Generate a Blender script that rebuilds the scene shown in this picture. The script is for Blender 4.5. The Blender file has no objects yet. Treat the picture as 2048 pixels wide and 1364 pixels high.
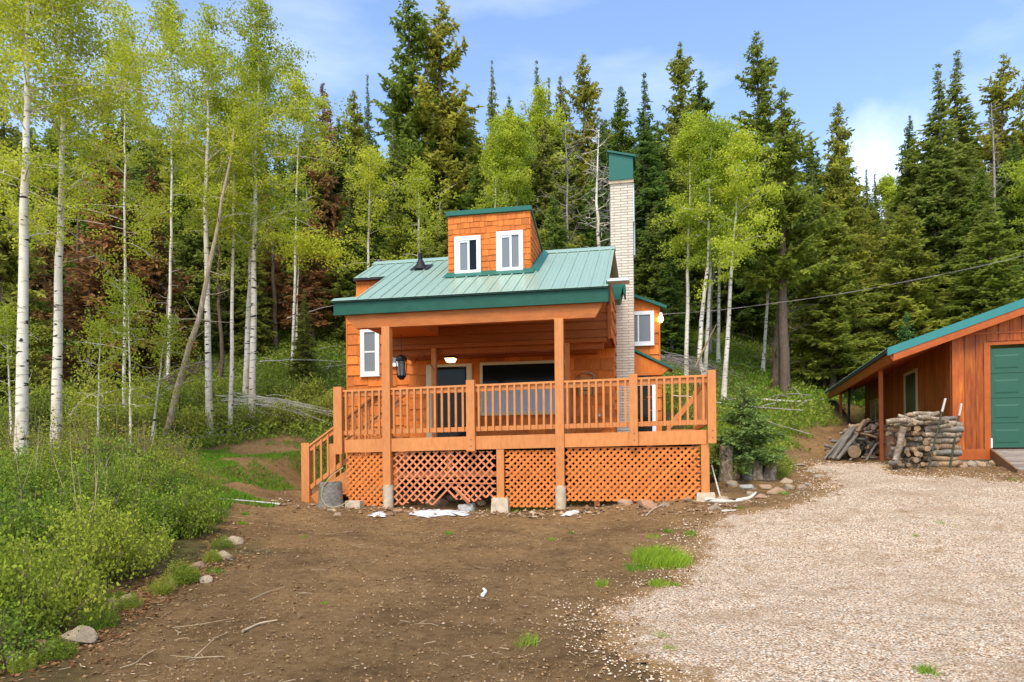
import bpy, math, random
import numpy as np
from mathutils import Vector, Matrix

# ============================================================ camera, world, sun
SC = bpy.context.scene
COL = SC.collection
F, SH, ROLL = 1400.0, 0.1109, -0.009          # focal length in photo pixels, vertical shift, roll
cam = bpy.data.objects.new('camera', bpy.data.cameras.new('camera'))
COL.objects.link(cam); SC.camera = cam
cam.data.sensor_width = 36; cam.data.lens = F / 2048 * 36
cam.data.shift_y = SH; cam.data.clip_end = 3000; cam.data.clip_start = 0.05
cam.matrix_world = Matrix.Rotation(math.radians(90), 4, 'X') @ Matrix.Rotation(ROLL, 4, 'Z')

SUN_EL, SUN_AZ = math.radians(55), math.radians(198)    # azimuth clockwise from +Y
wd = bpy.data.worlds.new("World"); SC.world = wd; wd.use_nodes = True
nt = wd.node_tree; nt.nodes.clear()
def N(t, k, **kw):
    n = t.nodes.new(k)
    for a, b in kw.items(): setattr(n, a, b)
    return n
sky = N(nt, 'ShaderNodeTexSky', sky_type='NISHITA', sun_disc=False, sun_elevation=SUN_EL, sun_rotation=SUN_AZ)
sky.air_density = 1.0; sky.dust_density = 0.6; sky.ozone_density = 2.0
bg = N(nt, 'ShaderNodeBackground'); bg.inputs[1].default_value = 0.15
wo = N(nt, 'ShaderNodeOutputWorld')
tc = N(nt, 'ShaderNodeTexCoord'); mp = N(nt, 'ShaderNodeMapping')
mp.inputs['Scale'].default_value = (1.2, 1.2, 4.0); mp.inputs['Location'].default_value = (3.1, 0.4, 1.7)
nz = N(nt, 'ShaderNodeTexNoise'); nz.inputs['Scale'].default_value = 1.9; nz.inputs['Detail'].default_value = 6; nz.inputs['Roughness'].default_value = 0.55
cr = N(nt, 'ShaderNodeMapRange'); cr.inputs[1].default_value = 0.50; cr.inputs[2].default_value = 0.95; cr.inputs[4].default_value = 0.55
mx = N(nt, 'ShaderNodeMix', data_type='RGBA'); mx.inputs[7].default_value = (5.0, 5.3, 5.8, 1)
L = nt.links.new
L(tc.outputs['Generated'], mp.inputs[0]); L(mp.outputs[0], nz.inputs['Vector']); L(nz.outputs[0], cr.inputs[0])
# a cloud bank low in the north east
nd = N(nt, 'ShaderNodeVectorMath', operation='DISTANCE'); nd.inputs[1].default_value = (0.49, 0.83, 0.27)
n2 = N(nt, 'ShaderNodeTexNoise'); n2.inputs['Scale'].default_value = 6; n2.inputs['Detail'].default_value = 7
m2 = N(nt, 'ShaderNodeMath', operation='MULTIPLY_ADD'); m2.inputs[1].default_value = 0.30
r2 = N(nt, 'ShaderNodeMapRange'); r2.inputs[1].default_value = 0.285; r2.inputs[2].default_value = 0.20; r2.inputs[3].default_value = 0; r2.inputs[4].default_value = 0.6
ma = N(nt, 'ShaderNodeMath', operation='MAXIMUM')
L(tc.outputs['Generated'], nd.inputs[0]); L(tc.outputs['Generated'], n2.inputs['Vector'])
L(n2.outputs[0], m2.inputs[0]); L(nd.outputs['Value'], m2.inputs[2]); L(m2.outputs[0], r2.inputs[0])
L(cr.outputs[0], ma.inputs[0]); L(r2.outputs[0], ma.inputs[1]); L(ma.outputs[0], mx.inputs[0])
gm = N(nt, 'ShaderNodeMix', data_type='RGBA', blend_type='MULTIPLY'); gm.inputs[0].default_value = 1; gm.inputs[7].default_value = (1.02, 1.0, 1.02, 1)
L(sky.outputs[0], gm.inputs[6]); L(gm.outputs[2], mx.inputs[6]); L(mx.outputs[2], bg.inputs[0]); L(bg.outputs[0], wo.inputs[0])

sl = bpy.data.lights.new('sun', 'SUN'); sl.energy = 2.0; sl.angle = math.radians(28); sl.color = (1.0, 0.89, 0.72)
so = bpy.data.objects.new('sun', sl); COL.objects.link(so)
sdir = Vector((math.sin(SUN_AZ) * math.cos(SUN_EL), math.cos(SUN_AZ) * math.cos(SUN_EL), math.sin(SUN_EL)))
so.rotation_euler = sdir.to_track_quat('Z', 'Y').to_euler()
SC.view_settings.view_transform = 'Standard'; SC.view_settings.look = 'None'
SC.view_settings.exposure = 1.12; SC.view_settings.gamma = 1
SC.cycles.max_bounces = 6; SC.cycles.diffuse_bounces = 4; SC.cycles.transmission_bounces = 3; SC.cycles.transparent_max_bounces = 4
SC.cycles.glossy_bounces = 2; SC.cycles.caustics_reflective = False; SC.cycles.caustics_refractive = False

# ============================================================ helpers
R = np.random.RandomState(7); random.seed(7)
def ray(px, py):
    x = (px - 1024) / F; y = (682 - py) / F + SH * 2048 / F
    c, s = math.cos(ROLL), math.sin(ROLL)
    return np.array([c * x - s * y, 1.0, s * x + c * y])
def P(px, py, d): return ray(px, py) * d

class MB:
    """collects polygons (numpy blocks) into one mesh, with a material slot and a tint per face"""
    def __init__(s): s.v = []; s.f = []; s.n = 0
    def add(s, V, Fc, mat=0, tint=0.5, smooth=False):
        V = np.asarray(V, float).reshape(-1, 3); Fc = np.asarray(Fc, int)
        if len(Fc) == 0: return
        t = np.broadcast_to(np.asarray(tint, float), (len(Fc),))
        s.v.append(V); s.f.append((Fc + s.n, mat, t, smooth)); s.n += len(V)
    def box(s, a, b, c, d, e, f, mat=0, tint=0.5):       # x0,x1,y0,y1,z0,z1
        V = [(x, y, z) for z in (e, f) for y in (c, d) for x in (a, b)]
        s.add(V, [(0, 2, 3, 1), (4, 5, 7, 6), (0, 1, 5, 4), (2, 6, 7, 3), (0, 4, 6, 2), (1, 3, 7, 5)], mat, tint)
    def hexa(s, V, mat=0, tint=0.5):                     # 8 points, box order
        s.add(V, [(0, 2, 3, 1), (4, 5, 7, 6), (0, 1, 5, 4), (2, 6, 7, 3), (0, 4, 6, 2), (1, 3, 7, 5)], mat, tint)
    def prism(s, pts, y0, y1, mat=0, tint=0.5):          # polygon in x,z pushed along y
        n = len(pts); V = [(p[0], y0, p[1]) for p in pts] + [(p[0], y1, p[1]) for p in pts]
        for i in range(n):
            j = (i + 1) % n; s.add([V[i], V[j], V[n + j], V[n + i]], [(0, 1, 2, 3)], mat, tint)
        s.add(V[:n], [tuple(range(n))], mat, tint); s.add(V[n:], [tuple(range(n - 1, -1, -1))], mat, tint)
    def bar(s, p, q, w, h, mat=0, tint=0.5, up=(0, 0, 1)):
        p = Vector(p); q = Vector(q); d = (q - p).normalized(); u = Vector(up)
        sd = d.cross(u).normalized() * w / 2; u2 = sd.cross(d).normalized() * h / 2
        V = [e + a * sd + b * u2 for e in (p, q) for b in (-1, 1) for a in (-1, 1)]
        s.hexa([tuple(x) for x in V], mat, tint)
    def tube(s, pts, rad, n=6, mat=0, tint=0.5, cap=True, capmat=None, smooth=True):
        pts = np.asarray(pts, float); m = len(pts); rad = np.broadcast_to(rad, (m,))
        d = np.gradient(pts, axis=0); d /= np.linalg.norm(d, axis=1)[:, None] + 1e-9
        a = np.where(np.abs(d[:, 2:3]) > .9, np.array([[1., 0, 0]]), np.array([[0, 0, 1.]]))
        x = np.cross(d, a); x /= np.linalg.norm(x, axis=1)[:, None] + 1e-9; y = np.cross(d, x)
        if m > 2 and np.abs(d[:, 2]).min() > .5:
            x = np.cross(d, np.array([[1., 0, 0]])); x /= np.linalg.norm(x, axis=1)[:, None]; y = np.cross(d, x)
        th = np.arange(n) * 2 * math.pi / n
        V = pts[:, None] + rad[:, None, None] * (np.cos(th)[None, :, None] * x[:, None] + np.sin(th)[None, :, None] * y[:, None])
        i = np.arange(m - 1)[:, None] * n; j = np.arange(n)[None]; k = (j + 1) % n
        Fc = np.stack([i + j, i + k, i + n + k, i + n + j], -1).reshape(-1, 4)
        s.add(V.reshape(-1, 3), Fc, mat, tint, smooth)
        if cap:
            cm = mat if capmat is None else capmat
            s.add(V[0], [tuple(range(n))], cm, tint); s.add(V[-1], [tuple(range(n - 1, -1, -1))], cm, tint)
    def mesh(s, name, mats, off=(0, 0, 0)):
        me = bpy.data.meshes.new(name)
        V = np.concatenate(s.v) - np.asarray(off, float); me.vertices.add(len(V)); me.vertices.foreach_set('co', V.ravel())
        lv = np.concatenate([f[0].ravel() for f in s.f]); tot = np.concatenate([np.full(len(f[0]), f[0].shape[1]) for f in s.f])
        me.loops.add(len(lv)); me.loops.foreach_set('vertex_index', lv.astype(np.int32))
        me.polygons.add(len(tot)); st = np.concatenate([[0], np.cumsum(tot)[:-1]])
        me.polygons.foreach_set('loop_start', st.astype(np.int32)); me.polygons.foreach_set('loop_total', tot.astype(np.int32))
        me.polygons.foreach_set('material_index', np.concatenate([np.full(len(f[0]), f[1]) for f in s.f]).astype(np.int32))
        me.polygons.foreach_set('use_smooth', np.concatenate([np.full(len(f[0]), f[3]) for f in s.f]))
        a = me.attributes.new('tint', 'FLOAT', 'FACE'); a.data.foreach_set('value', np.concatenate([f[2] for f in s.f]).astype(np.float32))
        me.update(calc_edges=True)
        for m in (mats if isinstance(mats, (list, tuple)) else [mats]): me.materials.append(m)
        return me

def tag(o, label=None, cat=None, group=None, kind=None):
    if label: o['label'] = label
    if cat: o['category'] = cat
    if group: o['group'] = group
    if kind: o['kind'] = kind
    return o
def link(name, data, parent=None, loc=(0, 0, 0), rot=(0, 0, 0), scale=(1, 1, 1)):
    o = bpy.data.objects.new(name, data); COL.objects.link(o)
    o.location = loc; o.rotation_euler = rot; o.scale = scale
    if parent: o.parent = parent
    return o
def empty(name, label, cat, loc=(0, 0, 0), rz=0, group=None):
    o = link(name, None, None, loc, (0, 0, rz)); o.empty_display_size = .2
    return tag(o, label, cat, group)
def part(name, mb, mat, parent, base=0.0, label=None):
    o = link(name, mb.mesh(name, mat, (0, 0, base)), parent)
    if label: o['label'] = label
    return o
def copy_tree(o, **kw):
    c = o.copy(); COL.objects.link(c)
    for ch in list(o.children):
        k = ch.copy(); COL.objects.link(k); k.parent = c
        for g in list(ch.children):
            q = g.copy(); COL.objects.link(q); q.parent = k
    return c

# value noise
_perm = R.rand(256, 256)
def vnoise(x, y):
    xi = np.floor(x).astype(int); yi = np.floor(y).astype(int); fx = x - xi; fy = y - yi
    fx = fx * fx * (3 - 2 * fx); fy = fy * fy * (3 - 2 * fy)
    g = lambda a, b: _perm[a & 255, b & 255]
    return (g(xi, yi) * (1 - fx) + g(xi + 1, yi) * fx) * (1 - fy) + (g(xi, yi + 1) * (1 - fx) + g(xi + 1, yi + 1) * fx) * fy
def fbm(x, y, o=4):
    s = 0; a = .5; t = 0
    for k in range(o): s = s + a * vnoise(x * 2 ** k + 17 * k, y * 2 ** k + 5 * k); t += a; a *= .5
    return s / t

# ============================================================ materials
def M(name, col, rough=.8, metal=0, spec=.3):
    m = bpy.data.materials.new(name); m.use_nodes = True; b = m.node_tree.nodes['Principled BSDF']
    b.inputs['Base Color'].default_value = (*col, 1); b.inputs['Roughness'].default_value = rough
    b.inputs['Metallic'].default_value = metal; b.inputs['Specular IOR Level'].default_value = spec
    return m
def ramp(t, fac, stops):
    r = N(t, 'ShaderNodeValToRGB'); e = r.color_ramp.elements
    while len(e) < len(stops): e.new(.5)
    for k, (p, c) in enumerate(stops): e[k].position = p; e[k].color = (*c, 1)
    t.links.new(fac, r.inputs[0]); return r.outputs[0]
def noise(t, scale, vec=None, detail=5, rough=.6, out=0):
    n = N(t, 'ShaderNodeTexNoise'); n.inputs['Scale'].default_value = scale; n.inputs['Detail'].default_value = detail; n.inputs['Roughness'].default_value = rough
    if vec: t.links.new(vec, n.inputs['Vector'])
    return n.outputs[out]
def mapped(t, scale=(1, 1, 1), src='Object', rot=(0, 0, 0)):
    c = N(t, 'ShaderNodeTexCoord'); m = N(t, 'ShaderNodeMapping'); m.inputs['Scale'].default_value = scale; m.inputs['Rotation'].default_value = rot
    t.links.new(c.outputs[src], m.inputs[0]); return m.outputs[0]
def mix(t, fac, a, b, mode='MIX'):
    m = N(t, 'ShaderNodeMix', data_type='RGBA', blend_type=mode)
    for i, v in ((0, fac), (6, a), (7, b)):
        if isinstance(v, (int, float)): m.inputs[i].default_value = v
        elif isinstance(v, tuple): m.inputs[i].default_value = (*v, 1)
        else: t.links.new(v, m.inputs[i])
    return m.outputs[2]
def bump(m, h, s=.3, d=.01):
    t = m.node_tree; b = N(t, 'ShaderNodeBump'); b.inputs['Strength'].default_value = s; b.inputs['Distance'].default_value = d
    t.links.new(h, b.inputs['Height']); t.links.new(b.outputs[0], t.nodes['Principled BSDF'].inputs['Normal'])
def setc(m, c): m.node_tree.links.new(c, m.node_tree.nodes['Principled BSDF'].inputs['Base Color'])
def tintnode(t):
    a = N(t, 'ShaderNodeAttribute'); a.attribute_name = 'tint'; return a.outputs['Fac']

def wood(name, dark, mid, light, grain=(3, 3, 3), rough=.65, tv=.35, bs=.25):
    m = M(name, mid, rough); t = m.node_tree
    v = mapped(t, grain)
    n = noise(t, 3.0, v, 6, .65); big = noise(t, .9, mapped(t, (1, 1, 1)), 3)
    c = ramp(t, n, [(.25, dark), (.5, mid), (.78, light)])
    tn = N(t, 'ShaderNodeMapRange'); t.links.new(tintnode(t), tn.inputs[0]); tn.inputs[3].default_value = 1 - tv; tn.inputs[4].default_value = 1 + tv
    hs = N(t, 'ShaderNodeHueSaturation'); t.links.new(tn.outputs[0], hs.inputs['Value']); t.links.new(c, hs.inputs['Color'])
    c2 = mix(t, ramp(t, big, [(.35, (0, 0, 0)), (.75, (.35, .35, .35))]), hs.outputs[0], tuple(x * .7 for x in mid))
    setc(m, c2); bump(m, n, bs, .006); return m
deck_paint = wood('deck_paint', (.46, .165, .046), (.575, .215, .062), (.64, .26, .085), (5, 5, 1.6), .62, .14, .25)
siding = wood('shingle_stain', (.44, .105, .012), (.60, .16, .022), (.70, .215, .036), (8, 8, 1.2), .7, .28)
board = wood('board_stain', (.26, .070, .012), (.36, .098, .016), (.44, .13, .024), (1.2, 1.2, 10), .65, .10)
lattice_old = wood('faded_pink_lattice', (.48, .15, .06), (.60, .21, .09), (.68, .29, .16), (8, 8, 8), .8, .15)
lattice_new = wood('orange_lattice', (.58, .155, .03), (.68, .20, .04), (.74, .25, .055), (8, 8, 8), .7, .15)
garage_front_w = wood('garage_board_stain', (.16, .028, .005), (.38, .080, .010), (.62, .20, .022), (5, 5, .55), .55, .30)
garage_trim_w = wood('garage_trim_stain', (.32, .068, .010), (.42, .095, .014), (.50, .13, .02), (2, 2, 2), .55, .12)
green_trim = wood('green_painted_board', (.005, .062, .036), (.008, .080, .047), (.012, .098, .060), (2, 2, 4), .5, .05, .1)
weathered = wood('grey_ramp_boards', (.13, .10, .075), (.26, .21, .165), (.38, .32, .27), (2, 14, 2), .9, .25)
cardboard = M('cardboard', (.50, .26, .14), .9)
white = M('white_vinyl', (.82, .82, .80), .45); cream = M('cream_trim', (.60, .52, .36), .6)
black = M('black_metal', (.012, .012, .012), .4); black_rubber = M('black_rubber', (.014, .014, .016), .6)
galv = M('pale_metal', (.60, .62, .63), .4, .3); dgreen = M('green_metal', (.014, .12, .088), .4)
concrete = M('concrete', (.42, .39, .33), .9); t_ = concrete.node_tree; setc(concrete, ramp(t_, noise(t_, 9, mapped(t_), 6), [(.3, (.40, .31, .20)), (.7, (.64, .53, .37))])); bump(concrete, noise(t_, 40, mapped(t_)), .4)
gl = M('window_glass', (.008, .010, .010), .08, 0, .14)
glass_grey = M('screened_glass', (.17, .185, .19), .3, 0, .5)
blind = M('window_blind', (.42, .50, .58), .5)
void = M('painted_under_deck_dark', (.006, .005, .004), 1.0, 0, 0)
def emit(name, c, s):
    m = bpy.data.materials.new(name); m.use_nodes = True; t = m.node_tree; b = t.nodes['Principled BSDF']
    b.inputs['Emission Color'].default_value = (*c, 1); b.inputs['Emission Strength'].default_value = s; return m
lamp_on = emit('lit_bulb', (1, .78, .42), 9); lamp_soft = emit('lit_shade', (1, .72, .38), 1.3)

def metal_roof(name, col):
    m = M(name, col, .38, .25, .5); t = m.node_tree
    n = noise(t, 1.5, mapped(t, (5, .6, .6)), 5)
    setc(m, ramp(t, n, [(.3, tuple(c * .94 for c in col)), (.75, tuple(min(1, c * 1.05) for c in col))])); return m
roof_green = metal_roof('pale_green_roof_sheet', (.31, .44, .34))
roof_teal = metal_roof('teal_roof_trim', (.03, .20, .18))
door_green = M('green_garage_panel', (.025, .10, .062), .5)
brick = M('cream_brick', (.55, .48, .40), .85)
t = brick.node_tree
bk = N(t, 'ShaderNodeTexBrick'); bk.inputs['Scale'].default_value = 1; bk.inputs['Brick Width'].default_value = .36; bk.inputs['Row Height'].default_value = .072
bk.inputs['Mortar Size'].default_value = .0085; bk.inputs['Mortar Smooth'].default_value = .3
bk.inputs['Color1'].default_value = (.70, .63, .51, 1); bk.inputs['Color2'].default_value = (.60, .535, .43, 1); bk.inputs['Mortar'].default_value = (.34, .29, .22, 1)
sx = N(t, 'ShaderNodeSeparateXYZ'); cx = N(t, 'ShaderNodeCombineXYZ'); ad = N(t, 'ShaderNodeMath', operation='ADD')
t.links.new(mapped(t), sx.inputs[0]); t.links.new(sx.outputs[0], ad.inputs[0]); t.links.new(sx.outputs[1], ad.inputs[1]); t.links.new(ad.outputs[0], cx.inputs[0]); t.links.new(sx.outputs[2], cx.inputs[1])
t.links.new(cx.outputs[0], bk.inputs['Vector'])
setc(brick, mix(t, .45, bk.outputs[0], ramp(t, noise(t, 6, mapped(t)), [(.3, (.72, .70, .68)), (.7, (1, 1, 1))]), 'MULTIPLY'))
inv = N(t, 'ShaderNodeMath', operation='SUBTRACT'); inv.inputs[0].default_value = 1; t.links.new(bk.outputs['Fac'], inv.inputs[1]); bump(brick, inv.outputs[0], 1, .012)

def leafmat(name, a, b, trans=.35, hue=.035):
    m = bpy.data.materials.new(name); m.use_nodes = True; t = m.node_tree; t.nodes.clear()
    o = N(t, 'ShaderNodeOutputMaterial'); d = N(t, 'ShaderNodeBsdfDiffuse'); tr = N(t, 'ShaderNodeBsdfTranslucent'); mx = N(t, 'ShaderNodeMixShader'); mx.inputs[0].default_value = trans
    c = mix(t, tintnode(t), a, b); oi = N(t, 'ShaderNodeObjectInfo')
    hs = N(t, 'ShaderNodeHueSaturation'); mr = N(t, 'ShaderNodeMapRange'); mr.inputs[3].default_value = .5 - hue; mr.inputs[4].default_value = .5 + hue
    mv = N(t, 'ShaderNodeMapRange'); mv.inputs[3].default_value = 1.2; mv.inputs[4].default_value = .8
    t.links.new(oi.outputs['Random'], mr.inputs[0]); t.links.new(oi.outputs['Random'], mv.inputs[0]); t.links.new(mr.outputs[0], hs.inputs['Hue']); t.links.new(mv.outputs[0], hs.inputs['Value']); t.links.new(c, hs.inputs['Color'])
    for n in (d, tr): t.links.new(hs.outputs[0], n.inputs['Color'])
    t.links.new(d.outputs[0], mx.inputs[1]); t.links.new(tr.outputs[0], mx.inputs[2]); t.links.new(mx.outputs[0], o.inputs[0]); return m
lm_fir = leafmat('fir_needles', (.135, .175, .030), (.42, .47, .075), .5)
lm_dark = leafmat('spruce_needles', (.105, .150, .034), (.34, .41, .08), .5)
lm_blue = leafmat('blue_green_needles', (.09, .17, .05), (.26, .40, .11), .3)
lm_rust = leafmat('rusty_dead_needles', (.20, .115, .045), (.45, .25, .10), .40, .008)
lm_aspen = leafmat('aspen_leaves', (.30, .36, .025), (.68, .70, .085), .55, .012)
lm_aspen2 = leafmat('lime_leaves', (.25, .34, .02), (.58, .64, .08), .5, .012)
lm_shrub = leafmat('shrub_leaves', (.12, .17, .018), (.38, .46, .06), .38, .02)
lm_shrub2 = leafmat('dark_shrub_leaves', (.06, .11, .015), (.24, .36, .05), .35, .02)
lm_yel = leafmat('yellow_green_leaves', (.22, .26, .03), (.45, .40, .07), .4, .02)
lm_dry = leafmat('dry_leaves', (.16, .075, .03), (.36, .20, .09), .2, .02)
lm_grass = leafmat('grass_blades', (.13, .26, .02), (.32, .48, .05), .4, .02)
lm_herb = leafmat('understory_leaves', (.15, .19, .025), (.42, .47, .08), .38, .025)

bark = wood('brown_bark', (.05, .032, .02), (.13, .09, .06), (.25, .19, .14), (9, 9, 1.5), .95, .2, .8)
greybark = wood('grey_bark', (.16, .13, .11), (.30, .26, .23), (.46, .42, .38), (9, 9, 1.5), .95, .2, .8)
deadwood = wood('dead_bare_wood', (.08, .045, .03), (.30, .19, .10), (.56, .42, .26), (9, 9, 1.0), .95, .2, .8)
drift = wood('bleached_wood', (.32, .28, .23), (.55, .50, .43), (.74, .70, .63), (9, 9, 3), .9, .3, .5)
birch = M('white_aspen_bark', (.72, .69, .60), .75); t = birch.node_tree
v = mapped(t, (2.2, 2.2, 9)); n1 = noise(t, 2.0, v, 4, .6)
v2 = mapped(t, (1.3, 1.3, 4.2)); n2_ = noise(t, 2.6, v2, 2, .5)
base_ = ramp(t, noise(t, 1.3, mapped(t, (2, 2, 1)), 4), [(.3, (.50, .43, .28)), (.55, (.72, .65, .52)), (.8, (.82, .77, .66))])
c1 = mix(t, ramp(t, n1, [(.575, (0, 0, 0)), (.64, (.75, .75, .75))]), base_, (.20, .17, .13))
c2 = mix(t, ramp(t, n2_, [(.635, (0, 0, 0)), (.66, (1, 1, 1))]), c1, (.018, .015, .012))
setc(birch, c2); bump(birch, n1, .3, .01)

rockm = M('tan_rock', (.4, .3, .2), .9); t = rockm.node_tree
oi = N(t, 'ShaderNodeObjectInfo'); rc = ramp(t, oi.outputs['Random'], [(0, (.42, .26, .15)), (.3, (.47, .35, .22)), (.5, (.34, .28, .20)), (.75, (.46, .24, .13)), (1, (.50, .41, .29))])
setc(rockm, mix(t, ramp(t, noise(t, 7, mapped(t), 7, .7), [(.3, (.55, .5, .45)), (.7, (1.25, 1.25, 1.25))]), (0, 0, 0), rc, 'MIX'))
setc(rockm, mix(t, 1.0, rc, ramp(t, noise(t, 7, mapped(t), 7, .7), [(.3, (.6, .58, .55)), (.7, (1.2, 1.2, 1.2))]), 'MULTIPLY')); bump(rockm, noise(t, 14, mapped(t), 8), .8, .02)

# ============================================================ frames of the two buildings
TH = math.atan(276 / 1400); U = np.array([math.cos(TH), -math.sin(TH)]); W = np.array([math.sin(TH), math.cos(TH)])
O = (ray(1415, 888) * 12.3)[:2]
TH2 = math.atan(452 / 1400); U2 = np.array([math.cos(TH2), -math.sin(TH2)]); W2 = np.array([math.sin(TH2), math.cos(TH2)])
O2 = (ray(1905, 900) * 15.4)[:2]
def cab(u, w): return O + u * U + w * W
def gar(u, w): return O2 + u * U2 + w * W2
def cabx(px, py, w):
    r = ray(px, py); tt = (O @ W + w) / (r[:2] @ W); p = r * tt
    return float((p[:2] - O) @ U), float(p[2])

# ============================================================ terrain
ctl = [P(*a) for a in [
    (0, 1364, 4.9), (1024, 1364, 4.9), (2048, 1364, 4.9), (600, 1010, 13.8), (1425, 1000, 12.2), (1000, 1026, 13.0), (800, 1018, 13.3),
    (1907, 922, 15.4), (2048, 950, 13.6), (1640, 923, 17.2), (1740, 920, 17.6), (1790, 935, 14.6), (1500, 960, 13.6), (1440, 940, 14.5), (1620, 855, 21.5), (1600, 905, 17.2), (1560, 782, 27), (1450, 792, 26), (1370, 862, 18.5),
    (1700, 790, 29), (450, 905, 18), (590, 940, 16.5), (440, 885, 20), (418, 832, 21.5), (500, 808, 23), (320, 808, 23), (610, 700, 30),
    (40, 965, 13.5), (112, 922, 15), (200, 1100, 8.7), (430, 1120, 8.5), (1024, 1150, 8.2), (1700, 1150, 8.2), (300, 950, 13.6),
    (200, 740, 30), (0, 790, 26), (1375, 700, 30), (1880, 720, 32)]]
ctl += [np.array(a, float) for a in [(-10, 0, -1.7), (0, 0, -1.75), (10, 0, -1.7), (-12, 5, -1.3), (12, 6, -1.35), (-6, -12, -2), (8, -12, -2),
    (16, 12, -.6), (22, 18, .3), (16, 24, 1.2), (-16, 10, -.5), (-3, 17, -.8), (-1, 20.5, .1), (-6, 21, .9), (0, 25, 2.1), (-30, 0, -1), (30, 0, -1.2),
    (-35, 25, 3), (-40, 40, 9.5), (-20, 40, 9.0), (0, 40, 9.0), (20, 40, 8.8), (40, 40, 8.5), (-30, 60, 18), (0, 60, 17.5), (30, 60, 16), (55, 60, 15), (-60, 60, 18),
    (-30, 80, 24), (0, 80, 23.5), (35, 80, 20.5), (0, 110, 27), (50, 110, 23), (-60, 110, 27), (70, 80, 20), (-70, 20, 3), (60, 20, 2)]]
CT = np.array(ctl)
def _phi(r2): return np.where(r2 > 1e-9, .5 * r2 * np.log(r2 + 1e-12), 0)
def _fit():
    n = len(CT); A = np.zeros((n + 3, n + 3)); d = CT[:, None, :2] - CT[None, :, :2]
    A[:n, :n] = _phi((d ** 2).sum(-1)) + np.eye(n) * .6; A[:n, n] = 1; A[:n, n + 1:] = CT[:, :2]; A[n:, :n] = A[:n, n:].T
    b = np.zeros(n + 3); b[:n] = CT[:, 2]; return np.linalg.solve(A, b)
_w = _fit()
def hraw(x, y):
    x = np.atleast_1d(np.asarray(x, float)); y = np.atleast_1d(np.asarray(y, float))
    cx_ = np.clip(x, -70, 70); cy_ = np.clip(y, -15, 112)
    z = _w[-3] + _w[-2] * cx_ + _w[-1] * cy_
    for i, c in enumerate(CT): z = z + _w[i] * _phi((cx_ - c[0]) ** 2 + (cy_ - c[1]) ** 2)
    return z
def H(x, y):
    sh = np.shape(x); x = np.atleast_1d(np.asarray(x, float)).ravel(); y = np.atleast_1d(np.asarray(y, float)).ravel()
    z = hraw(x, y)
    z += (fbm(x * .6 + 50, y * .6 + 50, 3) - .5) * .12 * np.clip(y / 10, .5, 4) + (fbm(x * 3, y * 3, 3) - .5) * .05
    # level pads under the buildings
    for (o, u_, w_, ua, ub, wa, wb, zz) in ((O, U, W, -9.4, -.3, 1.2, 9.5, -.8), (O2, U2, W2, -.1, 8, .2, 11.5, -.2)):
        a = (x - o[0]) * u_[0] + (y - o[1]) * u_[1]; b = (x - o[0]) * w_[0] + (y - o[1]) * w_[1]
        d = np.maximum(np.maximum(ua - a, a - ub), np.maximum(wa - b, b - wb)); k = np.clip(1 - d / .8, 0, 1)
        z = np.where(k > 0, np.minimum(z, z * (1 - k) + zz * k), z)
    return z.reshape(sh) if sh else float(z[0])
def G(px, py, lo=3.0, hi=60.0):
    r = ray(px, py); tt = np.concatenate([np.linspace(lo, 20, 500), np.linspace(20.1, hi, 300)])
    p = r[None] * tt[:, None]; b = p[:, 2] < H(p[:, 0], p[:, 1])
    i = int(np.argmax(b)) if b.any() else len(tt) - 1
    q = p[i]; return np.array([q[0], q[1], H(q[0], q[1])])

ys = np.concatenate([np.arange(-12, 3, .8), np.arange(3, 16, .07), np.arange(16, 34, .2), np.arange(34, 90, .7), np.geomspace(90, 1200, 30)])
xs = np.concatenate([-np.geomspace(900, 16.5, 50), np.arange(-16, 14, .13), np.arange(14, 30, .6), np.geomspace(30, 900, 34)])
XX, YY = np.meshgrid(xs, ys); ZZ = H(XX, YY)
nx, ny = len(xs), len(ys)
i_ = (np.arange(ny - 1)[:, None] * nx + np.arange(nx - 1)[None]).ravel()
gb = MB(); 
# fine clods of the tilled soil
cl = np.where((YY > 3) & (YY < 16), (fbm(XX * 9, YY * 9, 3) - .5) * .05, 0)  # sunk and smooth beneath the gravel, see below
def polyd(poly, x, y):
    """signed distance to polygon, positive inside"""
    poly = np.asarray(poly); d = np.full(np.shape(x), 1e9); ins = np.zeros(np.shape(x), bool)
    for k in range(len(poly)):
        a = poly[k]; b = poly[(k + 1) % len(poly)]; e = b - a
        tt = np.clip(((x - a[0]) * e[0] + (y - a[1]) * e[1]) / (e @ e + 1e-9), 0, 1)
        d = np.minimum(d, np.hypot(x - a[0] - tt * e[0], y - a[1] - tt * e[1]))
        c = ((a[1] > y) != (b[1] > y)) & (x < (b[0] - a[0]) * (y - a[1]) / (b[1] - a[1] + 1e-12) + a[0]); ins ^= c
    return np.where(ins, d, -d)
gxy = lambda l: [G(a, b)[:2] for a, b in l]
drive_poly = gxy([(1290, 1362), (1235, 1300), (1195, 1235), (1235, 1180), (1335, 1160), (1375, 1110), (1410, 1060), (1455, 1030), (1540, 1002), (1625, 985), (1650, 955), (1610, 935), (1650, 926), (1760, 928), (1800, 945), (1900, 945), (2047, 962)]) + [np.array([14, 10.5]), np.array([18, 5]), np.array([14, 2]), np.array([1.2, 2.5])]
def drv(x, y): return polyd(drive_poly, x, y) + (fbm(x * .9 + 9, y * .9, 4) - .5) * 1.1 + (fbm(x * 7, y * 7, 2) - .5) * .35
_dv = drv(XX, YY); cl = cl * np.clip(-_dv / .35, 0, 1) - .02 * np.clip((_dv - .12) / .15, 0, 1)
gb.add(np.stack([XX, YY, ZZ + cl], -1).reshape(-1, 3), np.stack([i_, i_ + 1, i_ + nx + 1, i_ + nx], -1), 0, .5, True)
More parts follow.
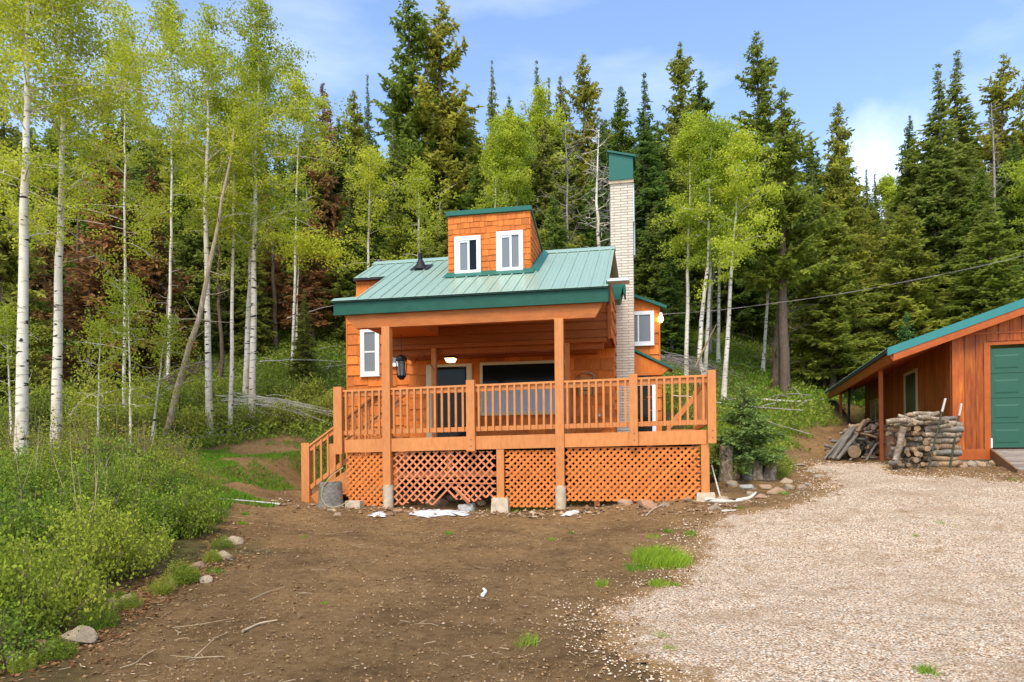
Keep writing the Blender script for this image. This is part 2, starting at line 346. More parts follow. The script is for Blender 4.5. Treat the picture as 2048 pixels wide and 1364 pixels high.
# soil / vegetation mask (what grows there)
dirt_poly = gxy([(30, 1362), (130, 1290), (250, 1215), (330, 1160), (440, 1120), (470, 1060), (400, 1000), (360, 985), (300, 940), (330, 900), (480, 880), (600, 872)]) + [cab(-9.2, 5), cab(0, 5), cab(1, 3.0), *gxy([(1540, 908), (1580, 872), (1630, 850), (1720, 843)]), gar(-.5, 9), gar(8, 9), np.array([30, 10]), np.array([20, -12]), np.array([-4, -12]), np.array([-3.8, 3])]
dd = polyd(dirt_poly, XX, YY) + (fbm(XX * 1.3, YY * 1.3, 4) - .5) * 1.5
gmask = np.clip(.5 - dd / .8, 0, 1)
gm_ = gb.mesh('ground', [])
at = gm_.attributes.new('veg', 'FLOAT', 'POINT'); at.data.foreach_set('value', gmask.ravel().astype(np.float32))
soil = M('soil', (.15, .08, .03), .95, 0, .1); t = soil.node_tree
geo = N(t, 'ShaderNodeNewGeometry').outputs['Position']
a1 = ramp(t, noise(t, 9, geo, 8, .75), [(.28, (.115, .065, .026)), (.42, (.27, .16, .068)), (.60, (.36, .225, .10)), (.8, (.48, .32, .165))])
a2 = ramp(t, noise(t, .9, geo, 7, .68), [(.32, (.58, .55, .54)), (.5, (.95, .93, .90)), (.7, (1.2, 1.17, 1.12))])
a3 = mix(t, 1.0, a1, a2, 'MULTIPLY')
vo = N(t, 'ShaderNodeTexVoronoi'); vo.inputs['Scale'].default_value = 16; t.links.new(geo, vo.inputs['Vector'])
a4 = mix(t, ramp(t, vo.outputs['Distance'], [(.10, (.8, .8, .8)), (.17, (0, 0, 0))]), a3, (.38, .27, .17))
veg = N(t, 'ShaderNodeAttribute'); veg.attribute_name = 'veg'
g1 = ramp(t, noise(t, 5, geo, 7, .7), [(.3, (.06, .045, .018)), (.5, (.12, .10, .035)), (.75, (.18, .19, .05))])
setc(soil, mix(t, veg.outputs['Fac'], a4, g1)); bump(soil, noise(t, 16, geo, 10, .85), 1.0, .075)
gm_.materials.append(soil); ground = link('ground', gm_); tag(ground, kind='structure')

# gravel driveway: its own sheet with a ragged edge, loose pebbles scattered on and around it
gx = np.arange(.2, 14.5, .06); gy = np.arange(2.8, 16.6, .06); GX, GY = np.meshgrid(gx, gy); D = drv(GX, GY)
GZ = H(GX, GY) + np.clip(D / .35, -.2, 1) * .018 + (fbm(GX * 9, GY * 9, 3) - .5) * .012 * np.clip(D / .3, 0, 1) + .002
bare = fbm(GX * .8 + 3, GY * 1.6 + 8, 4)
k = (np.arange(len(gy) - 1)[:, None] * len(gx) + np.arange(len(gx) - 1)[None])
ok = (D[:-1, :-1] > -.03) & (D[1:, 1:] > -.03); k = k[ok]
GE = np.clip(D / .75, 0, 1).ravel(); db = MB(); db.add(np.stack([GX, GY, GZ], -1).reshape(-1, 3), np.stack([k, k + 1, k + len(gx) + 1, k + len(gx)], -1), 0, .5, True)
def pebbles(mb, x, y, z, s, mat, tint):
    n = len(x); base = np.array([(1, 0, 0), (-.9, .2, 0), (0, 1, 0), (.1, -1, 0), (0, 0, .7), (0, .1, -.6)])
    Fo = np.array([(0, 2, 4), (2, 1, 4), (1, 3, 4), (3, 0, 4), (2, 0, 5), (1, 2, 5), (3, 1, 5), (0, 3, 5)])
    th = R.rand(n) * 6.28; sc = s[:, None] * (.6 + .6 * R.rand(n, 3)); V = base[None] * sc[:, None]
    V = V + (R.rand(n, 6, 3) - .5) * s[:, None, None] * .5
    c, q = np.cos(th)[:, None], np.sin(th)[:, None]
    X = V[..., 0] * c - V[..., 1] * q; Y = V[..., 0] * q + V[..., 1] * c
    V = np.stack([X + x[:, None], Y + y[:, None], V[..., 2] + z[:, None]], -1)
    Fc = (Fo[None] + (np.arange(n) * 6)[:, None, None]).reshape(-1, 3)
    mb.add(V.reshape(-1, 3), Fc, mat, np.repeat(tint, 8))
n = 150000; yy = 4.2 + (R.rand(n) ** 1.7) * 11.5; xx = R.rand(n) * 13.5 + .3
vis = (xx < yy * .78 + .5); dv = drv(xx, yy)
ok = vis & (dv > -.95) & (R.rand(n) < np.clip(.05 + (dv + .45) * .8, .02, 1)) & (fbm(xx * .8 + 3, yy * 1.6 + 8, 4) + R.rand(n) * .12 > .43)
xx, yy = xx[ok], yy[ok]; s = .004 + .008 * R.rand(len(xx)) ** 2 + yy * .0004
pebbles(db, xx, yy, H(xx, yy) + .014, s, 1, R.rand(len(xx)))
gravel = M('gravel', (.5, .4, .3), .9, 0, .15); t = gravel.node_tree; geo = N(t, 'ShaderNodeNewGeometry').outputs['Position']
vo = N(t, 'ShaderNodeTexVoronoi'); vo.inputs['Scale'].default_value = 52; t.links.new(geo, vo.inputs['Vector'])
sp = N(t, 'ShaderNodeSeparateColor'); t.links.new(vo.outputs['Color'], sp.inputs[0])
pc = [(0, (.24, .145, .075)), (.15, (.53, .35, .21)), (.35, (.74, .56, .39)), (.55, (.60, .42, .27)), (.72, (.84, .69, .50)), (.86, (.45, .39, .31)), (1, (.90, .81, .66))]
gc = ramp(t, sp.outputs[0], pc)
gc = mix(t, ramp(t, vo.outputs['Distance'], [(.40, (0, 0, 0)), (.75, (.8, .8, .8))]), gc, (.16, .10, .055))
dirtmix = ramp(t, noise(t, .75, mapped(t, (1, 2.0, 1), 'Object'), 6, .62), [(.34, (.5, .5, .5)), (.50, (0, 0, 0))])
# worn wheel tracks curving up to the garage, and patches where soil shows
dm2 = ramp(t, noise(t, 2.6, geo, 7, .7), [(.30, (.75, .75, .75)), (.46, (0, 0, 0))])
ea = N(t, 'ShaderNodeAttribute'); ea.attribute_name = 'edge'; es = N(t, 'ShaderNodeMath', operation='SUBTRACT'); t.links.new(noise(t, 3.0, geo, 8, .75), es.inputs[0]); t.links.new(ea.outputs['Fac'], es.inputs[1])
dm3 = ramp(t, es.outputs[0], [(.0, (0, 0, 0)), (.22, (1, 1, 1))]); mx3 = N(t, 'ShaderNodeMix', data_type='RGBA', blend_type='LIGHTEN'); mx3.inputs[0].default_value = 1; t.links.new(dm2, mx3.inputs[6]); t.links.new(dm3, mx3.inputs[7]); dm2 = mx3.outputs[2]
gc = mix(t, dirtmix, gc, (.34, .23, .13)); setc(gravel, mix(t, dm2, gc, mix(t, noise(t, 60, geo), (.16, .092, .038), (.36, .225, .10))))
ivd = N(t, 'ShaderNodeMath', operation='SUBTRACT'); ivd.inputs[0].default_value = 1; t.links.new(vo.outputs['Distance'], ivd.inputs[1]); bump(gravel, ivd.outputs[0], .9, .02)
pebm = M('loose_pebbles', (.5, .4, .3), .85, 0, .2); t = pebm.node_tree; setc(pebm, ramp(t, tintnode(t), pc))
gme = db.mesh('gravel_driveway', [gravel, pebm]); ga_ = gme.attributes.new('edge', 'FLOAT', 'POINT'); ga_.data.foreach_set('value', np.concatenate([GE, np.ones(len(gme.vertices) - len(GE))]).astype(np.float32))
tag(link('gravel_driveway', gme), kind='structure')

# loose stones, clods and twigs on the bare soil
stonem = M('loose_stone', (.4, .3, .2), .9, 0, .1); t = stonem.node_tree; setc(stonem, ramp(t, tintnode(t), [(0, (.14, .08, .04)), (.6, (.32, .20, .11)), (1, (.52, .38, .25))]))
sb = MB(); n = 26000; yy = 4.3 + R.rand(n) ** 1.4 * 12; xx = (R.rand(n) - .5) * 2 * yy * .78
ok = (polyd(dirt_poly, xx, yy) > -.2) & ((drv(xx, yy) < 0)) & (fbm(xx * 1.2, yy * 1.2) + R.rand(n) * .5 > .62); xx, yy = xx[ok], yy[ok]
s = .003 + .011 * R.rand(len(xx)) ** 5 + yy * .0003; pebbles(sb, xx, yy, H(xx, yy) + .012, s, 0, R.rand(len(xx)))
n = 700                                                     # coarser rubble strip below the deck
uu = R.rand(n) * 8.6 - 8.2; ww = -.35 + R.randn(n) * .28; q = O[None] + uu[:, None] * U + ww[:, None] * W
pebbles(sb, q[:, 0], q[:, 1], H(q[:, 0], q[:, 1]) + .02, .015 + .05 * R.rand(n) ** 3, 0, R.rand(n))
tag(link('loose_stones', sb.mesh('loose_stones', stonem)), 'small pale stones scattered over the bare soil in front of the deck', 'stones', kind='stuff')
cb = MB(); n = 42000; yy = 4.3 + R.rand(n) ** 1.3 * 19; xx = (R.rand(n) - .5) * 2 * yy * .78
ok = (polyd(dirt_poly, xx, yy) > -.3) & (drv(xx, yy) < .7 * R.rand(n)) & (fbm(xx * 2, yy * 2) + R.rand(n) * .3 > .55); xx, yy = xx[ok], yy[ok]
pebbles(cb, xx, yy, H(xx, yy) + np.where(drv(xx, yy) > -.1, .026, .006), (.005 + .017 * R.rand(len(xx)) ** 3) * (.8 + yy * .03), 0, R.rand(len(xx)))
clodm = M('soil_clods', (.1, .06, .03), 1, 0, 0); t = clodm.node_tree; setc(clodm, ramp(t, tintnode(t), [(0, (.12, .068, .03)), (.5, (.24, .145, .065)), (1, (.36, .23, .11))]))
tag(link('soil_clods', cb.mesh('soil_clods', clodm)), 'brown clods of crumbled soil over the bare yard', 'soil', kind='stuff')
straw = wood('dry_straw', (.25, .17, .09), (.42, .31, .18), (.6, .48, .32), (5, 5, 5), .9, .3)
tb = MB(); n = 520; yy = 4.5 + R.rand(n) ** 1.3 * 9; xx = (R.rand(n) - .5) * 2 * yy * .78; ok = (polyd(dirt_poly, xx, yy) > -.3) & (drv(xx, yy) < .2)
for x, y in zip(xx[ok], yy[ok]):
    a = R.rand() * 6.28; l = .02 + .07 * R.rand() ** 2; p = []
    for q in (-1, 0, 1): X = x + math.cos(a) * l * q; Y = y + math.sin(a) * l * q; p.append((X + R.randn() * .01, Y + R.randn() * .01, H(X, Y) + .015 + .01 * R.rand()))
    tb.tube(p, .0015 + .0022 * R.rand(), 4, 0, R.rand(), False)
tag(link('twig_litter', tb.mesh('twig_litter', straw)), 'thin pale twigs littering the bare soil', 'twigs', kind='stuff')

# ============================================================ cabin
def CB(): return MB()
cb0 = cab(-4, 4); CZ = -.9
cabin = empty('cabin', 'small orange shingled cabin with pale green metal roof, dormer and white brick chimney', 'cabin', (O[0], O[1], CZ), -TH)
def cpart(name, mb, mat, parent=None, label=None): return part(name, mb, mat, parent or cabin, CZ if (parent is None or parent is cabin) else CZ, label)

def shingles(mb, u0, u1, z0, z1, w, course, wid, top=None, bottom=None, side=None, th=.030, jag=.018, face=-1):
    """courses of shakes on the plane w (or the side plane u = side), each tilted out at its butt"""
    z = z0
    while z < z1:
        u = u0 + (-wid * R.rand() * .5)
        while u < u1:
            w_ = wid * (.6 + .8 * R.rand()); a = max(u, u0); b = min(u + w_, u1); u += w_
            if b - a < .02: continue
            zb = z + R.randn() * jag; zt = z + course + .01; za = zt; zc = zt
            if top: za = min(zt, top(a)); zc = min(zt, top(b))
            else: za = zc = min(zt, z1)
            zb = max(zb, z0)
            if max(za, zc) <= zb + .01: continue
            za = max(za, zb + .004); zc = max(zc, zb + .004)
            g = .003; tt = th * (.7 + .6 * R.rand())
            if side is None:
                V = [(a + g, w - tt, zb), (b - g, w - tt, zb), (a + g, w, zb), (b - g, w, zb), (a + g, w - .004, za), (b - g, w - .004, zc), (a + g, w, za), (b - g, w, zc)]
                V = [V[0], V[1], V[2], V[3], V[4], V[5], V[6], V[7]]
            else:
                s_ = side; V = [(s_, a + g, zb), (s_ + tt, a + g, zb), (s_, b - g, zb), (s_ + tt, b - g, zb), (s_, a + g, za), (s_ + .004, a + g, za), (s_, b - g, zc), (s_ + .004, b - g, zc)]
            mb.hexa(V, 0, R.rand())
        z += course
EAVE, PIT = 3.07, .512
zr = lambda w: EAVE + PIT * w
# main front wall, behind the porch
b = CB(); b.box(-7.36, -1.87, 5.31, 5.5, -.9, 3.3); b.box(-1.9, -1.87, 5.5, 8.9, -.9, 4.1)
shingles(b, -7.36, -1.87, .35, 2.75, 5.31, .30, .45); shingles(b, 5.31, 8.9, -.4, 4.1, 0, .30, .4, side=-1.87)
wall = cpart('wall', b, siding)
# left wing wall
b = CB(); b.box(-9.2, -7.37, 5.46, 9.0, -.9, 3.9); shingles(b, -9.2, -7.37, -.9, 3.9, 5.46, .285, .4)
b.box(-9.24, -9.2, 5.44, 5.52, -.9, 3.9)
cpart('wall', b, siding)
b = CB(); b.box(-7.3, -6.0, 1.72, 5.4, 2.9, 3.86); shingles(b, -7.3, -6.0, 2.9, 3.86, 1.72, .285, .4, top=lambda u: 3.86); cpart('wall', b, siding)
# loft wall over the porch, clad in level boards
b = CB(); z = 2.70
b.box(-7.3, -1.85, 3.62, 5.25, 2.70, 2.74)
while z < 4.0:
    b.hexa([(-7.3, 3.58, z + .005), (-1.93, 3.58, z + .005), (-7.3, 3.64, z + .005), (-1.93, 3.64, z + .005), (-7.3, 3.60, z + .19), (-1.93, 3.60, z + .19), (-7.3, 3.64, z + .19), (-1.93, 3.64, z + .19)], 0, R.rand()); z += .19
b.box(-1.93, -1.85, 3.56, 3.66, 2.66, 4.1)
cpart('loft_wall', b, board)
b = CB(); shingles(b, 3.66, 5.4, 2.70, 4.15, 0, .30, .4, side=-1.85); b.box(-1.88, -1.85, 3.66, 5.4, 2.7, 4.15); cpart('loft_wall', b, siding)
b = CB(); b.box(-7.3, -2.05, 3.75, 4.05, 2.47, 2.69); b.box(-7.3, -1.95, 3.6, 3.74, 2.60, 2.695); b.box(-7.3, -2.3, 4.9, 5.25, 2.55, 2.69)
cpart('ceiling_beam', b, board)
# roof: metal sheets with raised ribs
def roof_sheet(mb, poly, z_of, axis_u, rib=.31, th=.05):
    n = len(poly); V = [(u, w, z_of(u, w)) for u, w in poly]; V2 = [(u, w, z_of(u, w) - th) for u, w in poly]
    mb.add(V, [tuple(range(n))]); mb.add(V2, [tuple(range(n - 1, -1, -1))])
    for i in range(n):
        j = (i + 1) % n; mb.add([V[i], V[j], V2[j], V2[i]], [(0, 1, 2, 3)])
def ribs(mb, us, w0, w1, zf, h=.022, hw=.022):
    for u in us:
        a, c = w0(u), w1(u)
        if c - a < .1: continue
        V = []
        for w in (a, c):
            z = zf(u, w); V += [(u - hw, w, z - .002), (u + hw, w, z - .002), (u - hw * .5, w, z + h), (u + hw * .5, w, z + h)]
        mb.add(V, [(0, 1, 3, 2), (4, 6, 7, 5), (0, 2, 6, 4), (2, 3, 7, 6), (3, 1, 5, 7)])
RW = 2.85
b = CB(); zf = lambda u, w: zr(w)
poly = [(-7.02, -.12), (-1.70, -.12), (-1.72, RW), (-7.30, RW), (-7.30, 1.6), (-6.55, 1.6), (-6.55, .06), (-7.02, .02)]
b.add([(u, w, zf(u, w)) for u, w in poly], [tuple(range(len(poly)))])
b.add([(u, w, zf(u, w) - .008) for u, w in poly], [tuple(range(len(poly) - 1, -1, -1))])
for i in range(len(poly)):
    p_, q_ = poly[i], poly[(i + 1) % len(poly)]
    b.add([(*p_, zf(*p_)), (*q_, zf(*q_)), (*q_, zf(*q_) - .008), (*p_, zf(*p_) - .008)], [(0, 1, 2, 3)])
us = np.arange(-7.2, -1.75, .235)
ribs(b, us, lambda u: (1.6 if u < -6.55 else -.125), lambda u: RW, zf, .026, .020)
ribs(b, us + .075, lambda u: (1.6 if u < -6.55 else -.12), lambda u: RW if u < -1.8 else -9, zf, .006, .012)
ribs(b, us + .155, lambda u: (1.6 if u < -6.55 else -.12), lambda u: RW if u < -1.8 else -9, zf, .006, .012)
# back slope and ridge cap
zb_ = lambda u, w: zr(RW) - .05 * (w - RW)
b.add([(-7.3, RW, zr(RW)), (-1.72, RW, zr(RW)), (-1.72, 8.9, zb_(0, 8.9)), (-7.3, 8.9, zb_(0, 8.9))], [(0, 1, 2, 3)])
b.hexa([(-7.32, RW - .16, zr(RW - .16) + .018), (-1.70, RW - .16, zr(RW - .16) + .018), (-7.32, RW + .16, zr(RW) - .03), (-1.70, RW + .16, zr(RW) - .03),
        (-7.32, RW - .16, zr(RW - .16) + .03), (-1.70, RW - .16, zr(RW - .16) + .03), (-7.32, RW, zr(RW) + .05), (-1.70, RW, zr(RW) + .05)])
roof = cpart('roof', b, roof_green)
b = CB(); b.box(-7.32, -6.56, 1.605, 1.66, 3.83, 3.872); cpart('eave_trim', b, black)
# under the sheets: closure behind the ribs, fascia, soffit boards
b = CB(); b.box(-7.02, -1.72, -.10, -.02, 2.975, 2.998 + .0); b.hexa([(-7.02, -.095, 2.985), (-1.72, -.095, 2.985), (-7.02, -.02, 2.985), (-1.72, -.02, 2.985), (-7.02, -.105, 3.0), (-1.72, -.105, 3.0), (-7.02, -.02, 3.04), (-1.72, -.02, 3.04)]); cpart('eave_closure', b, M('dark_green_closure', (.03, .075, .06), .6)); b = CB(); b.box(-7.0, -1.712, -.055, -.005, 2.735, 2.974)
b.box(-1.74, -1.70, -.04, .30, 2.75, 3.12)
cpart('fascia', b, green_trim)
b = CB(); b.hexa([(-6.53, .0, 2.80), (-1.76, .0, 2.80), (-6.53, 2.8, 4.2), (-1.76, 2.8, 4.2), (-6.53, .0, 3.02), (-1.76, .0, 3.02), (-6.53, 2.8, 4.44), (-1.76, 2.8, 4.44)])
b.box(-1.80, -1.76, .04, .14, 2.70, 3.0)
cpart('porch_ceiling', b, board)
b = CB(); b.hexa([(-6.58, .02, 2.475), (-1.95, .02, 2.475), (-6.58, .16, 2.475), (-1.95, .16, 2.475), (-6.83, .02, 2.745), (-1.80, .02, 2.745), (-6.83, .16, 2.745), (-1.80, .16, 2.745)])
cpart('porch_beam', b, wood('shaded_beam_stain', (.30, .085, .016), (.42, .125, .024), (.50, .16, .035), (1.2, 4, 4), .62, .1, .2))  # deeper orange stain, with the shade below the fascia mixed into its colour
for (u, w, zb2) in ((-5.94, .0, -.56), (-2.605, .0, -.575)):
    b = CB(); b.box(u - .078, u + .078, -.06, .02 + .09, zb2, 2.475); po = cpart('porch_post', b, deck_paint)
    b = CB(); g = H(*cab(u, 0)); b.tube([(u, .02, g - .2), (u, .02, zb2)], .10, 12); o = part('footing', b, concrete, po, CZ)
for u in (-6.14, -2.88):
    b = CB(); b.box(u - .055, u + .055, 3.6, 3.72, .34, 2.60); cpart('porch_post', b, deck_paint)
# windows and doors
def window(u0, u1, z0, z1, w, fr=.075, mull=(.5,), parent=None, gm=gl, fm=white, depth=.06, split=None, sub='window', horizontal=False):
    b = CB(); f = fr
    b.box(u0, u0 + f, w - depth, w, z0, z1); b.box(u1 - f, u1, w - depth, w, z0, z1)
    b.box(u0 + f, u1 - f, w - depth, w, z0, z0 + f); b.box(u0 + f, u1 - f, w - depth, w, z1 - f, z1)
    b.box(u0 - .012, u1 + .012, w - depth - .012, w, z0 - .02, z0 - .001)
    if horizontal: zm = (z0 + z1) / 2; b.box(u0 + f, u1 - f, w - depth + .015, w, zm - .02, zm + .02)
    else:
        for k in mull: um = u0 + f + (u1 - u0 - 2 * f) * k; b.box(um - .018, um + .018, w - depth + .012, w, z0 + f, z1 - f)
    o = cpart(sub, b, fm, parent)
    gw = w - depth + .028
    us_ = [u0 + f] + [u0 + f + (u1 - u0 - 2 * f) * k for k in ([] if horizontal else mull)] + [u1 - f]
    for i in range(len(us_) - 1):
        b = CB(); b.box(us_[i] + (.018 if i else 0), us_[i + 1] - (.018 if i < len(us_) - 2 else 0), gw, gw + .01, z0 + f, z1 - f)
        part('pane', b, (gm[i] if isinstance(gm, (list, tuple)) else gm), o, CZ)
    return o
window(-8.80, -8.25, 2.20, 3.52, 5.44, .12, parent=cabin, gm=glass_grey, horizontal=True)
window(-7.95, -7.55, 2.45, 3.1, 5.44, .08, parent=cabin, gm=glass_grey)
window(-5.38, -3.05, 1.05, 2.43, 5.29, .07, (), cabin, gl, cream)
b = CB(); b.box(-5.31, -3.12, 5.245, 5.255, 1.12, 1.72); part('blind', b, blind, cabin.children[-1], CZ)
b = CB()
for i in range(6): b.tube([(-4.35 + .11 * i, 5.25, 2.12 + .06 * (i % 2)), (-4.35 + .11 * i, 5.25, 2.28)], .012, 5)
# sliding glass door
b = CB(); z0, z1 = .40, 2.42
b.box(-6.86, -6.66, 5.22, 5.29, z0, z1); b.box(-5.74, -5.60, 5.22, 5.29, z0, z1); b.box(-6.66, -5.74, 5.22, 5.29, z1 - .07, z1)
door = cpart('door', b, cream); b = CB(); b.box(-6.66, -5.74, 5.25, 5.26, z0, z1 - .07); part('pane', b, gl, door, CZ)
b = CB(); b.box(-6.68, -6.64, 5.18, 5.24, z0, z1 - .05); part('jamb', b, white, door, CZ)
b = CB(); b.box(-5.80, -5.77, 5.20, 5.24, 1.30, 1.50); part('handle', b, black, door, CZ)
# wall plaque frame by the window and faucet
b = CB(); b.box(-2.72, -2.44, 5.235, 5.29, 1.52, 1.98); pl = cpart('meter_cabinet', b, M('tan_board', (.45, .22, .07), .7), cabin)
b = CB(); b.tube([(-2.76, 5.22, 1.5), (-2.78, 5.22, 2.0), (-2.7, 5.22, 2.07), (-2.45, 5.22, 2.07), (-2.38, 5.22, 2.0), (-2.38, 5.22, 1.5)], .022, 6); part('conduit', b, M('tan_pipe', (.38, .27, .15), .6), pl, CZ)
b = CB()
for i in range(4): b.box(-2.68, -2.48, 5.222, 5.236, 1.62 + i * .08, 1.635 + i * .08)
part('slot', b, black, pl, CZ)
b = CB(); b.tube([(-2.25, 5.30, .98), (-2.25, 5.20, .98)], .03, 8); b.tube([(-2.25, 5.24, 1.0), (-2.24, 5.22, 1.15)], .006, 5); cpart('faucet', b, galv)
# dormer
DW = 1.22; dz = zr(DW)
b = CB(); u0, u1, zt, wb = -5.05, -3.32, 4.93, 2.75
b.prism([(u0, dz - .3), (u1, dz - .3), (u1, zt), (u0, zt)], DW + .005, DW + .05)
for uu in (u0, u1 - .03):
    b.add([(uu, DW + .03, dz - .2), (uu + .03, DW + .03, dz - .2), (uu + .03, DW + .03, zt), (uu, DW + .03, zt), (uu, wb, zr(wb) - .1), (uu + .03, wb, zr(wb) - .1)], [(0, 1, 2, 3)])
    b.add([(uu, DW + .03, dz - .2), (uu, DW + .03, zt), (uu, wb, zr(wb)), (uu + .03, DW + .03, dz - .2), (uu + .03, DW + .03, zt), (uu + .03, wb, zr(wb))], [(0, 1, 2), (3, 5, 4)])
shingles(b, u0, u1, dz + .02, zt, DW, .118, .16, th=.014, jag=.010)
tops = lambda w: zt + (zr(wb) - zt) * (w - DW) / (wb - DW)
z = dz
while z < zt:
    u = DW + .02
    while u < wb:
        w_ = .16; a = u; c = min(u + w_, wb); u += w_
        if zr(c) > z + .12 or tops(c) < z: continue
        za, zc = min(z + .12, tops(a)), min(z + .12, tops(c))
        if min(za, zc) - z < .02: continue
        b.hexa([(u1, a + .003, z), (u1 + .014, a + .003, z), (u1, c - .003, z), (u1 + .014, c - .003, z), (u1, a + .003, za), (u1 + .003, a + .003, za), (u1, c - .003, zc), (u1 + .003, c - .003, zc)], 0, R.rand())
    z += .118
dormer = cpart('dormer', b, siding)
b = CB(); b.hexa([(u0 - .03, DW - .05, zt), (u1 + .03, DW - .05, zt), (u0 - .03, wb, zr(wb) + .02), (u1 + .03, wb, zr(wb) + .02), (u0 - .03, DW - .05, zt + .09), (u1 + .03, DW - .05, zt + .09), (u0 - .03, wb, zr(wb) + .05), (u1 + .03, wb, zr(wb) + .05)])
part('dormer_roof', b, dgreen, dormer, CZ)
b = CB(); b.hexa([(u0 - .08, DW - .17, zr(DW - .17) + .02), (u1 + .09, DW - .17, zr(DW - .17) + .02), (u0 - .06, DW - .02, dz - .05), (u1 + .07, DW - .02, dz - .05), (u0 - .08, DW - .17, zr(DW - .17) + .03), (u1 + .09, DW - .17, zr(DW - .17) + .03), (u0 - .02, DW - .02, dz + .07), (u1 + .05, DW - .02, dz + .07)])
b.hexa([(u1 + .02, DW - .05, zr(DW - .05) + .01), (u1 + .16, DW - .05, zr(DW - .05) + .02), (u1 + .02, wb, zr(wb) + .01), (u1 + .16, wb, zr(wb) + .02), (u1 + .02, DW - .05, zr(DW) + .08), (u1 + .04, DW - .05, zr(DW) + .08), (u1 + .02, wb, zr(wb) + .08), (u1 + .04, wb, zr(wb) + .08)])
part('flashing', b, dgreen, dormer, CZ)
def dwin(u0, u1, z0, z1):
    w = DW - .01; f = .085; b = CB()
    b.box(u0, u0 + f, w - .05, w, z0, z1); b.box(u1 - f, u1, w - .05, w, z0, z1); b.box(u0 + f, u1 - f, w - .05, w, z0, z0 + f); b.box(u0 + f, u1 - f, w - .05, w, z1 - f, z1)
    um = (u0 + u1) / 2 + .02; b.box(um - .02, um + .02, w - .04, w, z0 + f, z1 - f); b.box(u0 + f, u0 + f + .03, w - .035, w, z0 + f, z1 - f); b.box(u0 + f + .03, um - .02, w - .035, w, z1 - f - .04, z1 - f)
    b.box(u0 - .01, u1 + .01, w - .06, w, z0 - .02, z0 - .002)
    o = part('window', b, white, dormer, CZ)
    o.data.materials.append(glass_grey); o.data.materials.append(gl)
    me = o.data
    return o, um, w, f
for (a, c, z0, z1) in ((-4.90, -4.35, 3.70, 4.485), (-4.02, -3.47, 3.705, 4.53)):
    o, um, w, f = dwin(a, c, z0, z1)
    b = CB(); b.box(a + f + .03, um - .02, w - .02, w - .01, z0 + f, z1 - f - .04); part('window_pane', b, glass_grey, dormer, CZ)
    b = CB(); b.box(um + .02, c - f, w - .024, w - .012, z0 + f, z1 - f); part('window_pane', b, glass_grey if a > -4.5 else gl, dormer, CZ)
# vent pipe with rubber boot
pw = 2.05; b = CB(); zz = zr(pw); b.tube([(-5.93, pw, zz - .05), (-5.93, pw, zz + .34)], .05, 12); vp = cpart('vent_pipe', b, black)
b = CB(); b.tube([(-5.93, pw + .02, zz - .02), (-5.93, pw + .02, zz + .06), (-5.93, pw, zz + .2)], [.17, .12, .055], 12); b.add([(-6.13, pw - .17, zr(pw - .17) + .03), (-5.70, pw - .17, zr(pw - .17) + .03), (-5.70, pw + .25, zr(pw + .25) + .03), (-6.13, pw + .25, zr(pw + .25) + .03)], [(0, 1, 2, 3)])
part('boot', b, black_rubber, vp, CZ)
# chimney
b = CB(); b.box(-1.975, -1.385, 6.2, 6.95, -.9, 7.22); chim = cpart('chimney', b, brick)
b = CB(); b.box(-2.01, -1.36, 6.16, 6.99, 7.22, 7.30); part('chimney_collar', b, concrete, chim, CZ)
b = CB(); b.hexa([(-2.0, 6.13, 7.30), (-1.37, 6.13, 7.30), (-2.0, 7.02, 7.30), (-1.37, 7.02, 7.30), (-2.0, 6.13, 8.04), (-1.37, 6.13, 7.87), (-2.0, 7.02, 8.04), (-1.37, 7.02, 7.87)])
b.hexa([(-2.04, 6.08, 8.05), (-1.31, 6.08, 7.86), (-2.04, 7.08, 8.05), (-1.31, 7.08, 7.86), (-2.04, 6.08, 8.10), (-1.31, 6.08, 7.91), (-2.04, 7.08, 8.10), (-1.31, 7.08, 7.91)])
part('chimney_cap', b, dgreen, chim, CZ)
b = CB(); b.box(-1.385, -1.35, 6.25, 6.9, 6.2, 7.22); b.box(-1.38, -1.34, 6.6, 6.9, 5.4, 6.3); part('flashing', b, galv, chim, CZ)
# gutter at the right verge
b = CB(); b.box(-1.72, -1.33, -.05, .25, 3.10, 3.125); b.box(-1.68, -1.36, -.05, -.03, 3.125, 3.15); cpart('gutter_guard', b, galv)
b = CB(); b.hexa([(-1.62, .4, 2.86), (-1.52, .4, 2.86), (-1.62, .9, 2.86), (-1.52, .9, 2.86), (-1.66, .4, 3.16), (-1.44, .4, 3.16), (-1.66, .9, 3.16), (-1.44, .9, 3.16)]); b.box(-1.45, -1.42, .38, .92, 2.96, 3.18); cpart('gutter', b, dgreen)
# rear annexe and its lower wing, right of the chimney
b = CB(); at_ = lambda u: 4.50 - .41 * (u + 1.44)
b.prism([(-3.0, -.9), (-.72, -.9), (-.72, at_(-.72) - .05), (-3.0, at_(-3.0) - .05)], 7.52, 10.5); shingles(b, -1.9, -.72, 2.2, 4.9, 7.52, .30, .45, top=lambda u: at_(u) - .06)
b.box(-.72, -.68, 7.49, 7.55, -.2, 4.2)
ann = cpart('annexe_wall', b, siding)
b = CB(); b.hexa([(-3.0, 7.35, at_(-3) - .05), (-.50, 7.35, at_(-.5) - .05), (-3.0, 10.7, at_(-3) - .05), (-.50, 10.7, at_(-.5) - .05), (-3.0, 7.35, at_(-3) + .03), (-.50, 7.35, at_(-.5) + .03), (-3.0, 10.7, at_(-3) + .03), (-.50, 10.7, at_(-.5) + .03)]); cpart('annexe_roof', b, dgreen)
window(-1.75, -.85, 3.07, 4.03, 7.50, .10, (.52,), cabin, glass_grey)
b = CB(); lt = lambda u: 2.90 - .52 * (u + 1.44)
